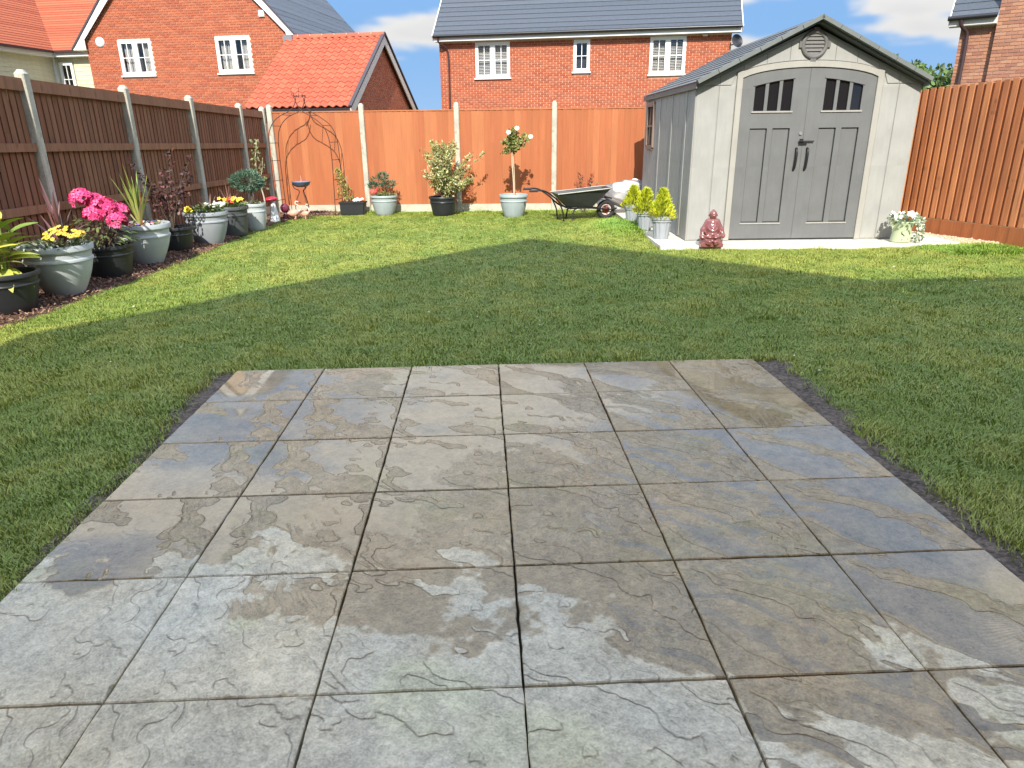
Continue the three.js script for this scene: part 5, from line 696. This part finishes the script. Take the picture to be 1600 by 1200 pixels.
{ // standard rose
  const t = thing('standard_rose', 'blue-grey pot with tall standard rose bearing white blooms', 'potted tree', [0.53, -0.01, -9.3]); roundPot(t, 0.275, 0.42, M.potBlue, 'bell', 0.68); part('stem', [tube([V(0.01, 0.36, 0), V(0.0, 0.7, 0), V(-0.02, 1.0, 0), V(-0.02, 1.2, 0)], 0.014, 16, 6, 0.012), tube([V(0.025, 0.36, 0.01), V(0.02, 0.8, 0.01), V(0.0, 1.12, 0)], 0.009, 12, 5)], std([0.55, 0.42, 0.28], 0.85), t);
  const q = rng(621), mb = new MB(), tw = []; const ends = []; for (let i = 0; i < 16; i++) { const a = q() * 6.28, r = i < 2 ? 0.3 + i * 0.08 : q() * 0.27, hh = i < 2 ? 1.48 : 1.32 + q() * 0.42 - r * 0.6, p2 = V(i < 2 ? 0.34 - i * 0.08 : Math.cos(a) * r, i < 2 ? 1.42 : hh, Math.sin(a) * r * 0.8); const p0 = V(-0.02, 1.17, 0), p1 = p0.clone().lerp(p2, 0.5).add(V(0, 0.03, 0)); ends.push(p2); tw.push(tube([p0, p1, p2], 0.005, 8, 4, 0.003)); for (let k = 0; k < (i < 2 ? 26 : 85); k++) { const u = 0.3 + 0.7 * q(), p = u < 0.5 ? p0.clone().lerp(p1, u * 2) : p1.clone().lerp(p2, u * 2 - 1); mb.add(LEAF.wide, orient(p.addScaledVector(rdir(q), 0.07 * q()), rdir(q), 0.038 + q() * 0.025, q() * 3), vary(pick([[0.2, 0.27, 0.06], [0.32, 0.36, 0.09], [0.14, 0.18, 0.045], [0.36, 0.3, 0.11]], q), 0.22, q)); } } part('branch', tw, M.barkDark, t); mb.build('foliage', M.leaf, t);
  for (const [x, y, z] of [[-0.09, 1.55, 0.16], [0.07, 1.62, 0.14], [0.33, 1.47, 0.06]]) { const sp = []; for (let k = 0; k < 3; k++) sp.push([V(x, y, z + k * 0.006), V(0, 0.5, 1)]); const m = blooms(t, 'bloom', sp, 0.042, [[0.80, 0.72, 0.50], [0.82, 0.78, 0.66]], 8, [0.8, 0.7, 0.4], 0.5); }
}
{ // red photinia sprig by the fence
  const t = thing('red_shrub', 'small red-leaved shrub at the back fence behind the wheelbarrow', 'shrub', [1.98, 0, -9.72]); const q = rng(631), mb = new MB(), tw = []; for (let i = 0; i < 9; i++) { const a = q() * 6.28, r = 0.06 + q() * 0.22, p2 = V(Math.cos(a) * r, 0.6 + q() * 0.32, Math.sin(a) * r * 0.6); tw.push(tube([V(0, 0, 0), V(p2.x * 0.4, p2.y * 0.5, p2.z * 0.4), p2], 0.006, 8, 4, 0.003)); for (let k = 0; k < 18; k++) { const u = 0.35 + 0.65 * q(); mb.add(LEAF.small, orient(V(p2.x * u, p2.y * u, p2.z * u).addScaledVector(rdir(q), 0.05), rdir(q).add(V(0, 0.4, 0)), 0.04 + q() * 0.025, q() * 3), vary(pick([[0.36, 0.05, 0.03], [0.28, 0.07, 0.04], [0.2, 0.1, 0.04]], q), 0.2, q)); } } part('stem', tw, M.barkDark, t); mb.build('foliage', M.leaf, t);
}
// three little conifers in fluted pots along the shed
for (const [i, [px, pz, k, lb]] of [[2.52, -5.58, 1, 'nearest of three yellow-green conifers in fluted grey pots beside the shed'], [2.50, -6.55, 0.92, 'middle of three yellow-green conifers in fluted grey pots beside the shed'], [2.47, -7.35, 1, 'farthest of three yellow-green conifers in fluted grey pots, in front of the sack']].entries()) {
  const t = thing('potted_conifer', lb, 'potted plant', [px, 0.045, pz], i * 0.7, 'small conifers in fluted pots by the shed'); ribbedPot(t, 0.165 * k, 0.33 * k, M.potStone);
  const q = rng(641 + i), mb = new MB(), hgt = 0.36 + (i === 0 ? 0.04 : i === 2 ? -0.03 : 0); for (let j = 0; j < 1200; j++) { const u = Math.pow(q(), 1.3), a = q() * 6.28, r = (0.18 * (1 - u) ** 0.85 + 0.012) * (0.45 + 0.55 * q()), p = V(Math.cos(a) * r, 0.28 * k + u * hgt, Math.sin(a) * r); mb.add(LEAF.slim, orient(p, V(Math.cos(a) * 0.7, 0.9, Math.sin(a) * 0.7).addScaledVector(rdir(q), 0.35), 0.045 + q() * 0.03, q() * 3), vary(pick([[0.60, 0.64, 0.02], [0.5, 0.57, 0.02], [0.68, 0.68, 0.04], [0.30, 0.38, 0.02]], q), 0.2, q)); } for (let j = 0; j < 90; j++) { const a = q() * 6.28, r = 0.13 + 0.05 * q(); mb.add(LEAF.slim, orient(V(Math.cos(a) * r, 0.31 * k + q() * 0.04, Math.sin(a) * r), V(Math.cos(a), 0.6, Math.sin(a)), 0.05, q() * 3), vary([0.24, 0.17, 0.07], 0.3, q)); } mb.build('foliage', M.leaf, t); part('stem', tube([V(0, 0.28 * k, 0), V(0, 0.4, 0), V(0, 0.5, 0)], 0.012, 4, 5, 0.005), M.barkDark, t);
}
{ // pale green planter with trailing white flowers, by the shed's right corner
  const t = thing('green_planter', 'pale green planter with white flowers and trailing foliage, right of the shed doors', 'planter', [5.68, 0.045, -4.86]); part('pot', lathe([[0, 0], [0.12, 0], [0.13, 0.02], [0.118, 0.12], [0.125, 0.22], [0.15, 0.27], [0.155, 0.285], [0.135, 0.285], [0.12, 0.25]], 32), std([0.50, 0.56, 0.36], 0.45), t);
  part('relief', [tube([V(-0.05, 0.05, 0.125), V(-0.02, 0.1, 0.128), V(-0.06, 0.15, 0.122), V(-0.03, 0.2, 0.13)], 0.008, 18, 6), tube([V(0.03, 0.06, 0.128), V(0.06, 0.12, 0.115), V(0.02, 0.18, 0.13)], 0.008, 14, 6)], std([0.45, 0.52, 0.33], 0.5), t);
  const q = rng(651), mb = new MB(); for (let i = 0; i < 260; i++) { const a = q() * 6.28, r = 0.2 * Math.sqrt(q()), tr = q() < 0.35; const p = tr ? V(0.12 + q() * 0.1, 0.03 + q() * 0.3, 0.02 + q() * 0.14) : V(Math.cos(a) * r, 0.27 + q() * 0.1, Math.sin(a) * r); mb.add(LEAF.wide, orient(p, rdir(q).add(V(0.2, 0.1, 0.4)), 0.035 + q() * 0.02, q() * 3), vary(pick([[0.3, 0.4, 0.26], [0.45, 0.52, 0.36], [0.18, 0.25, 0.14]], q), 0.2, q)); } for (let i = 0; i < 4; i++) mb.add(LEAF.big, orient(V(-0.1, 0.27, 0.03), V(-0.8, 0.5 - i * 0.25, 0.1 + i * 0.12), 0.13, 0.2), vary([0.52, 0.58, 0.36], 0.1, q)); mb.build('foliage', M.leaf, t);
  const sp = []; for (let i = 0; i < 30; i++) { const tr = i < 10; const a = q() * 6.28; sp.push([tr ? V(0.15 + q() * 0.08, 0.12 + q() * 0.2, 0.06 + q() * 0.1) : V(Math.cos(a) * 0.15, 0.34 + q() * 0.06, Math.sin(a) * 0.15), V(q() - 0.3, 0.5, 1)]); } blooms(t, 'flowers', sp, 0.032, [[0.82, 0.8, 0.76], [0.8, 0.76, 0.68]], 6, [0.7, 0.6, 0.2], 0.35);
}
{ // wheelbarrow, handles to the left
  const t = thing('wheelbarrow', 'black metal wheelbarrow with pale dusty tray beside the back fence', 'wheelbarrow', [1.66, -0.02, -8.62], 0.14); t.scale.setScalar(0.94);
  // local x: towards the wheel; tray as a ring of outlines
  const lv = [[0.26, -0.20, 0.36, 0.16], [0.56, -0.36, 0.66, 0.31]]; const P = [], I = []; const rim = (y, xa, xb, hw, skew) => [[xa, y, -hw], [xb, y + skew, -hw * 0.85], [xb, y + skew, hw * 0.85], [xa, y, hw]];
  const rings = [rim(0.28, -0.2, 0.3, 0.17, -0.02), rim(0.51, -0.42, 0.62, 0.31, 0.09), rim(0.525, -0.45, 0.66, 0.335, 0.09), rim(0.535, -0.45, 0.66, 0.335, 0.09), rim(0.525, -0.42, 0.62, 0.305, 0.09), rim(0.3, -0.19, 0.29, 0.16, -0.02)]; rings.forEach((r) => r.forEach((p) => P.push(...p))); for (let k = 0; k < rings.length - 1; k++) for (let i = 0; i < 4; i++) { const a = k * 4 + i, b = k * 4 + (i + 1) % 4; I.push(a, b, b + 4, a, b + 4, a + 4); } I.push(0, 2, 1, 0, 3, 2); const n = rings.length * 4 - 4; I.push(n, n + 1, n + 2, n, n + 2, n + 3);
  let g = new THREE.BufferGeometry(); g.setAttribute('position', new THREE.BufferAttribute(new Float32Array(P), 3)); g.setIndex(I); g = g.toNonIndexed(); g.computeVertexNormals(); part('tray', uvBox(g), std([0.032, 0.036, 0.034], 0.5, { map: grainMap }), t);
  part('rim', tube([V(-0.45, 0.53, 0.33), V(0.1, 0.575, 0.31), V(0.655, 0.625, 0.285), V(0.665, 0.625, 0), V(0.655, 0.625, -0.285), V(0.1, 0.575, -0.31), V(-0.45, 0.53, -0.33)], 0.011, 60, 6), std([0.42, 0.42, 0.38], 0.6), t);
  part('dust', [box(0.5, 0.02, 0.3, 0.05, 0.305, 0)], std([0.4, 0.38, 0.33], 0.95, { map: concMap }), t);
  for (const s of [-1, 1]) part('frame_tube', tube([V(-0.98, 0.60, s * 0.29), V(-0.72, 0.60, s * 0.29), V(-0.5, 0.47, s * 0.26), V(-0.25, 0.27, s * 0.2), V(0.2, 0.245, s * 0.13), V(0.62, 0.2, s * 0.085)], 0.016, 50, 8), M.iron, t);
  for (const s of [-1, 1]) { const gr = tube([V(-1.0, 0.60, s * 0.29), V(-0.92, 0.602, s * 0.29), V(-0.84, 0.60, s * 0.29)], 0.021, 8, 8); part('grip', gr, std([0.03, 0.03, 0.03], 0.8), t); part('leg', tube([V(-0.42, 0.4, s * 0.25), V(-0.33, 0.2, s * 0.26), V(-0.3, 0.02, s * 0.26), V(-0.24, 0.015, s * 0.26), V(-0.14, 0.02, s * 0.26), V(-0.1, 0.2, s * 0.22), V(0.0, 0.255, s * 0.15)], 0.014, 40, 7), M.iron, t); }
  const w = sub('wheel', t, [0.62, 0.19, 0], 0); const ty = new THREE.TorusGeometry(0.145, 0.045, 12, 36); part('tyre', ty, std([0.025, 0.025, 0.026], 0.8), w); const rimW = new THREE.TorusGeometry(0.1, 0.022, 8, 30); part('rim', rimW, std([0.62, 0.5, 0.45], 0.5), w); const sp = []; for (let i = 0; i < 5; i++) { const a = i * 1.2566; sp.push(tube([V(0, 0, 0.02), V(Math.cos(a) * 0.05, Math.sin(a) * 0.05, 0.025), V(Math.cos(a) * 0.1, Math.sin(a) * 0.1, 0.01)], 0.014, 5, 5)); } const hub = new THREE.CylinderGeometry(0.03, 0.03, 0.12, 14); hub.rotateX(Math.PI / 2); part('spokes', [...sp, hub], std([0.28, 0.06, 0.045], 0.5), w);
  part('wheel_guard', tube([V(0.38, 0.36, 0), V(0.48, 0.41, 0), V(0.62, 0.43, 0), V(0.74, 0.4, 0)], 0.014, 16, 6), M.iron, t); part('nose_bar', tube([V(0.62, 0.2, 0.085), V(0.78, 0.2, 0.07), V(0.85, 0.21, 0), V(0.78, 0.2, -0.07), V(0.62, 0.2, -0.085)], 0.012, 24, 6), M.iron, t);
}
{ // sack of material behind the wheelbarrow
  const t = thing('builders_sack', 'crumpled grey and white sack behind the wheelbarrow wheel', 'sack', [2.78, -0.02, -9.42], 0.2); t.scale.setScalar(1.15); const g = new THREE.SphereGeometry(1, 48, 32), p = g.attributes.position, col = new Float32Array(p.count * 3), q = rng(661); for (let i = 0; i < p.count; i++) { const x = p.getX(i), y = p.getY(i), z = p.getZ(i), n = fbm(x * 2.2 + 5 + y, z * 2.2 + y * 2.4 + 9, 4) - 0.5, f = 1 + n * 0.5; const sq = Math.pow(Math.max(Math.abs(x), Math.abs(z), 0.3), -0.25); p.setXYZ(i, x * 0.5 * f * sq - y * 0.05, Math.max(0, 0.22 + y * 0.33 * f * (y > 0 ? 1 - 0.35 * Math.max(0, -x) : 0.7)), z * 0.33 * f * sq); const w = sstep(0.55, 0.6, fbm(x * 1.7 + 2, y * 3 + z * 1.6 + 14, 3)) ; col.set(w > 0.5 ? [0.5, 0.49, 0.48] : [0.17, 0.16, 0.157], i * 3); } g.setAttribute('color', new THREE.BufferAttribute(col, 3)); g.computeVertexNormals(); part('bag', g, std([1, 1, 1], 0.45, { vertexColors: true }), t); part('knot', tube([V(0.05, 0.5, 0), V(0.1, 0.58, 0.03), V(0.2, 0.55, 0.06)], 0.03, 10, 7, 0.012), std([0.8, 0.79, 0.77], 0.5), t);
}
{ // seated glazed figure by the shed doors, one field-meshed body on a plinth
  const t = thing('seated_statue', 'glossy dark red seated robed statue by the left corner of the shed', 'statue', [3.02, 0.045, -4.83], -0.12);
  const N = 72, mc = new MarchingCubes(N, new THREE.MeshStandardMaterial(), false, false, 200000), S = 0.34; mc.isolation = 0;
  const caps = [ // ax ay az bx by bz ra rb  (metres, y up, z to the front)
    [0, 0.1, 0, 0, 0.27, 0, 0.105, 0.1], [0, 0.27, 0, 0, 0.345, -0.005, 0.1, 0.085], [0, 0.37, 0, 0, 0.43, 0.005, 0.035, 0.04],
    [-0.07, 0.375, 0, -0.135, 0.25, 0.01, 0.045, 0.04], [0.07, 0.375, 0, 0.135, 0.25, 0.01, 0.045, 0.04], [-0.135, 0.25, 0.01, -0.155, 0.14, 0.05, 0.042, 0.035], [0.135, 0.25, 0.01, 0.165, 0.16, 0.05, 0.042, 0.035],
    [-0.15, 0.14, 0.05, -0.04, 0.15, 0.125, 0.036, 0.026], [0.16, 0.16, 0.05, 0.04, 0.15, 0.125, 0.036, 0.026], [0, 0.25, 0.05, 0, 0.2, 0.06, 0.075, 0.07],
    [-0.09, 0.08, 0.03, -0.05, 0.07, 0.12, 0.06, 0.045], [0.09, 0.08, 0.03, 0.05, 0.07, 0.12, 0.06, 0.045], [-0.12, 0.05, 0, 0.12, 0.05, 0, 0.06, 0.06]];
  const smin = (a, b, k) => { const h = clamp(0.5 + 0.5 * (b - a) / k); return b + (a - b) * h - k * h * (1 - h); };
  const cap = (x, y, z, c) => { const [ax, ay, az, bx, by, bz, ra, rb] = c, dx = bx - ax, dy = by - ay, dz = bz - az, tt = clamp(((x - ax) * dx + (y - ay) * dy + (z - az) * dz) / (dx * dx + dy * dy + dz * dz)); return Math.hypot(x - ax - dx * tt, y - ay - dy * tt, z - az - dz * tt) - lerp(ra, rb, tt); };
  for (let k = 0; k < N; k++) for (let j = 0; j < N; j++) for (let i = 0; i < N; i++) {
    const x = (i / (N / 2) - 1) * S, y = (j / (N / 2) - 1) * S + 0.29, z = (k / (N / 2) - 1) * S; let d = 1; for (const c of caps) d = smin(d, cap(x, y, z, c), 0.022);
    let head = Math.hypot(x / 0.058, (y - 0.475) / 0.075, (z - 0.012) / 0.066) - 1; head *= 0.06; d = smin(d, head, 0.012); // head
    const tk = Math.hypot(x, y - 0.546, z) - 0.012; d = smin(d, tk, 0.02); // top knot
    d = smin(d, Math.hypot(x, y - 0.468, z - 0.078) - 0.008, 0.012); // nose
    for (const s of [-1, 1]) { d = smin(d, Math.hypot((x - s * 0.06) / 0.6, y - 0.468, z - 0.005) - 0.018, 0.006); d = Math.max(d, -(Math.hypot(x - s * 0.022, y - 0.488, z - 0.078) - 0.009)); }
    d = Math.max(d, -(Math.hypot(x / 1.6, y - 0.443, z - 0.078) - 0.008)); // mouth
    const fold = Math.hypot(x, y - 0.33); d += 0.004 * Math.sin(fold * 120) * sstep(0.05, 0.1, z) * sstep(0.4, 0.3, y) + 0.003 * Math.sin(x * 90 + y * 30) * sstep(0.14, 0.08, y);
    // belly cloth: a hanging curve between the hands
    const arc = Math.hypot(x, (y - 0.27) * 1.0) - 0.12; d = smin(d, Math.hypot(arc, z - 0.1) - 0.016 + (y > 0.25 ? 1 : 0), 0.014);
    mc.field[i + j * N + k * N * N] = -d;
  }
  mc.update(); const cnt = mc.count ?? mc.geometry.drawRange.count, g = new THREE.BufferGeometry(), pos = mc.positionArray.slice(0, cnt * 3), nor = mc.normalArray.slice(0, cnt * 3); for (let i = 0; i < pos.length; i += 3) { pos[i] *= S; pos[i + 1] = pos[i + 1] * S + 0.29; pos[i + 2] *= S; } g.setAttribute('position', new THREE.BufferAttribute(pos, 3)); g.setAttribute('normal', new THREE.BufferAttribute(nor, 3));
  const glaze = phys([0.21, 0.075, 0.072], 0.24, { clearcoat: 0.6, clearcoatRoughness: 0.12 }); part('figure', g, glaze, t); t.scale.setScalar(0.87); part('plinth', shapeGeo([[-0.16, 0], [0.16, 0], [0.165, 0.03], [0.14, 0.06], [-0.14, 0.06], [-0.165, 0.03]], 0.2, [], 0.01).translate(0, 0, -0.1), glaze, t);
}
// ---------------------------------------------------------------- pebbles, tree beyond, grass
{
  const q = rng(671), g = new THREE.IcosahedronGeometry(1, 1), n = 1500, im = new THREE.InstancedMesh(g, std([1, 1, 1], 0.85, { map: grainMap }), n), m = new THREE.Matrix4(), e = new THREE.Euler(), c = new THREE.Color(); let i = 0, guard = 0;
  while (i < n && guard++ < 60000) { const x = 5.9 + q() * 1.3, z = -6.6 + q() * 2.2, [u, w] = shedLocal(x, z); if (u < 3.66 || x > rightX(z) - 0.06 || z > -4.78 + (x - 6.5) * 0.2 + q() * 0.1) continue; const s = 0.014 + q() * 0.02; m.makeRotationFromEuler(e.set(q() * 6, q() * 6, q() * 6)); m.scale(V(s * 1.2, s * 0.8, s)); m.setPosition(x, 0.004 + q() * 0.022, z); im.setMatrixAt(i, m); const k = 0.7 + q() * 0.5; im.setColorAt(i, c.setRGB(0.56 * k, 0.44 * k, 0.30 * k)); i++; } im.count = i; im.name = 'gravel'; tag(im, 'beige gravel between the shed pad and right fence', 'gravel', null, 'stuff'); im.castShadow = im.receiveShadow = true; scene.add(im);
}
{ // leafy tree far behind the shed
  const t = thing('bushy_tree', 'green leafy tree beyond the fence, between shed and brown house', 'tree', [17.3, 0, -26.5]); part('trunk', tube([V(0, -0.2, 0), V(0.1, 1.2, 0), V(0, 2.4, 0.1)], 0.22, 12, 10, 0.13), M.barkDark, t); const q = rng(681), mb = new MB(), lb = []; const cl = []; for (let i = 0; i < 34; i++) { const a = q() * 6.28, r = 0.4 + q() * 2.4, y = 1.6 + q() * 2.5 - r * 0.28; cl.push([Math.cos(a) * r, y, Math.sin(a) * r * 0.8, 0.42 + q() * 0.38]); if (i < 14) lb.push(tube([V(0, 1.6, 0), V(Math.cos(a) * r * 0.5, 1.4 + y * 0.4, Math.sin(a) * r * 0.4), V(Math.cos(a) * r, y, Math.sin(a) * r * 0.8)], 0.07, 8, 5, 0.02)); } part('limb', lb, M.barkDark, t);
  for (const [x, y, z, s] of cl) for (let i = 0; i < 420; i++) { const d = rdir(q), k = Math.pow(q(), 0.35); mb.add(LEAF.wide, orient(V(x + d.x * s * k * 1.2, y + d.y * s * k * 0.8, z + d.z * s * k), rdir(q), 0.16 + q() * 0.1, q() * 3), vary(pick([[0.10, 0.17, 0.035], [0.14, 0.22, 0.05], [0.07, 0.11, 0.025]], q), 0.25, q)); } mb.build('crown', M.leaf, t);
}
{ // turf: short mown grass, one instanced object
  const q = rng(701), P = [], N = [], C = [], nb = 40;
  for (let b = 0; b < nb; b++) { const a = q() * 6.283, r = 0.085 * Math.sqrt(q()), x = Math.cos(a) * r, z = Math.sin(a) * r, h = 0.011 + q() * 0.019, w = 0.0013 + q() * 0.0013, la = q() * 6.283, le = h * (0.25 + q() * 0.9), fx = Math.cos(la), fz = Math.sin(la), sx = -fz * w, sz = fx * w, v = 0.75 + q() * 0.5, st = q() < 0.07; const col = st ? [1.6 * v, 1.35 * v, 1.4 * v] : [v * (0.9 + q() * 0.25), v, v * 0.9];
    const p0 = [x - sx, 0, z - sz], p1 = [x + sx, 0, z + sz], m0 = [x - sx + fx * le * 0.35, h * 0.62, z - sz + fz * le * 0.35], m1 = [x + sx + fx * le * 0.35, h * 0.62, z + sz + fz * le * 0.35], tp = [x + fx * le, h, z + fz * le]; for (const tri of [[p0, p1, m1], [p0, m1, m0], [m0, m1, tp]]) { const A = V(...tri[0]), n = V(...tri[1]).sub(A).cross(V(...tri[2]).sub(A)).normalize(); n.y = Math.abs(n.y); n.add(V(0, 0.9, 0)).normalize(); for (const p of tri) { P.push(...p); N.push(n.x, n.y, n.z); C.push(...col); } } }
  const g = new THREE.BufferGeometry(); g.setAttribute('position', new THREE.BufferAttribute(new Float32Array(P), 3)); g.setAttribute('normal', new THREE.BufferAttribute(new Float32Array(N), 3)); g.setAttribute('color', new THREE.BufferAttribute(new Float32Array(C), 3));
  const mats = [], cols = [], m = new THREE.Matrix4(), e = new THREE.Euler(); const put = (x, z, s, boost = 0) => { const n1 = fbm(x * 0.9 + 3, z * 0.9 + 7, 3), n2 = fbm(x * 4.5 + 13, z * 4.5 + 2, 3), dryP = sstep(0.45, 0.62, n2 * 0.6 + n1 * 0.4); m.makeRotationFromEuler(e.set((q() - 0.5) * 0.3, q() * 6.283, (q() - 0.5) * 0.3)); m.scale(V(s, s * (0.75 + 0.45 * q() + 0.5 * sstep(0.55, 0.75, n2)), s)); m.setPosition(x, lawnY(x, z) - 0.002, z); mats.push(...m.elements);
    const f = 0.93 + q() * 0.14; let r = lerp(0.25, 0.45, dryP * 0.5), gg = lerp(0.345, 0.47, dryP * 0.5), b = lerp(0.045, 0.07, dryP); if (boost) { r = lerp(r, 0.25, boost); gg = lerp(gg, 0.44, boost); b = lerp(b, 0.05, boost); } cols.push(r * f, gg * f, b * f); };
  let cnt = 0; for (let k = 0; k < 420000 && cnt < 190000; k++) { const x = -4.6 + q() * 12.2, z = -10.8 + q() * 15.6; const near = 1; if (q() > near || offLawn(x, z)) continue; if (z > 2.6 && Math.abs(x) > 3.4) continue; const mb = clamp(mound(x, z) / 0.1), edge = z < backZ(x) + 0.35 ? 0.7 : 0; put(x, z, (0.8 + q() * 0.4) * (q() < 0.02 ? 1.5 : 1) * (1 - 0.35 * sstep(0.6, 0.72, fbm(x * 2.1 + 55, z * 2.1 + 3, 3))) + mb * 0.8 * q() + edge * q(), Math.max(mb * 0.9, edge * 0.8)); cnt++; }
  for (let k = 0; k < 5000; k++) { const x = 5.9 + q() * 1.2, z = -5 + q() * 0.9; if (offLawn(x, z)) continue; put(x, z, 1.2 + q() * 0.9, 0.7); }   // longer tufts by the right fence
  const n = cols.length / 3, im = new THREE.InstancedMesh(g, phys([1, 1, 1], 0.6, { vertexColors: true, side: THREE.DoubleSide, transmission: 0.3, thickness: 0 }), n); im.instanceMatrix.array.set(mats); im.instanceColor = new THREE.InstancedBufferAttribute(new Float32Array(cols), 3); im.name = 'grass'; tag(im, 'short mown grass covering the lawn', 'grass', null, 'stuff'); im.castShadow = im.receiveShadow = true; scene.add(im);
}

{ // a few fallen petals and clover heads on the grass
  const q = rng(731), g = new THREE.IcosahedronGeometry(1, 1), n = 46, im = new THREE.InstancedMesh(g, std([0.8, 0.8, 0.74], 0.7), n), m = new THREE.Matrix4(); let i = 0; while (i < n) { const x = -4 + q() * 10, z = -9 + q() * 11; if (offLawn(x, z)) continue; const s = 0.005 + q() * 0.005; m.makeScale(s, s * 0.6, s).setPosition(x, lawnY(x, z) + 0.024 + q() * 0.006, z); im.setMatrixAt(i++, m); } im.name = 'fallen_petals'; tag(im, 'scattered tiny white petals lying on the lawn', 'petals', null, 'stuff'); im.castShadow = im.receiveShadow = true; scene.add(im);
}

renderer.render(scene, camera);
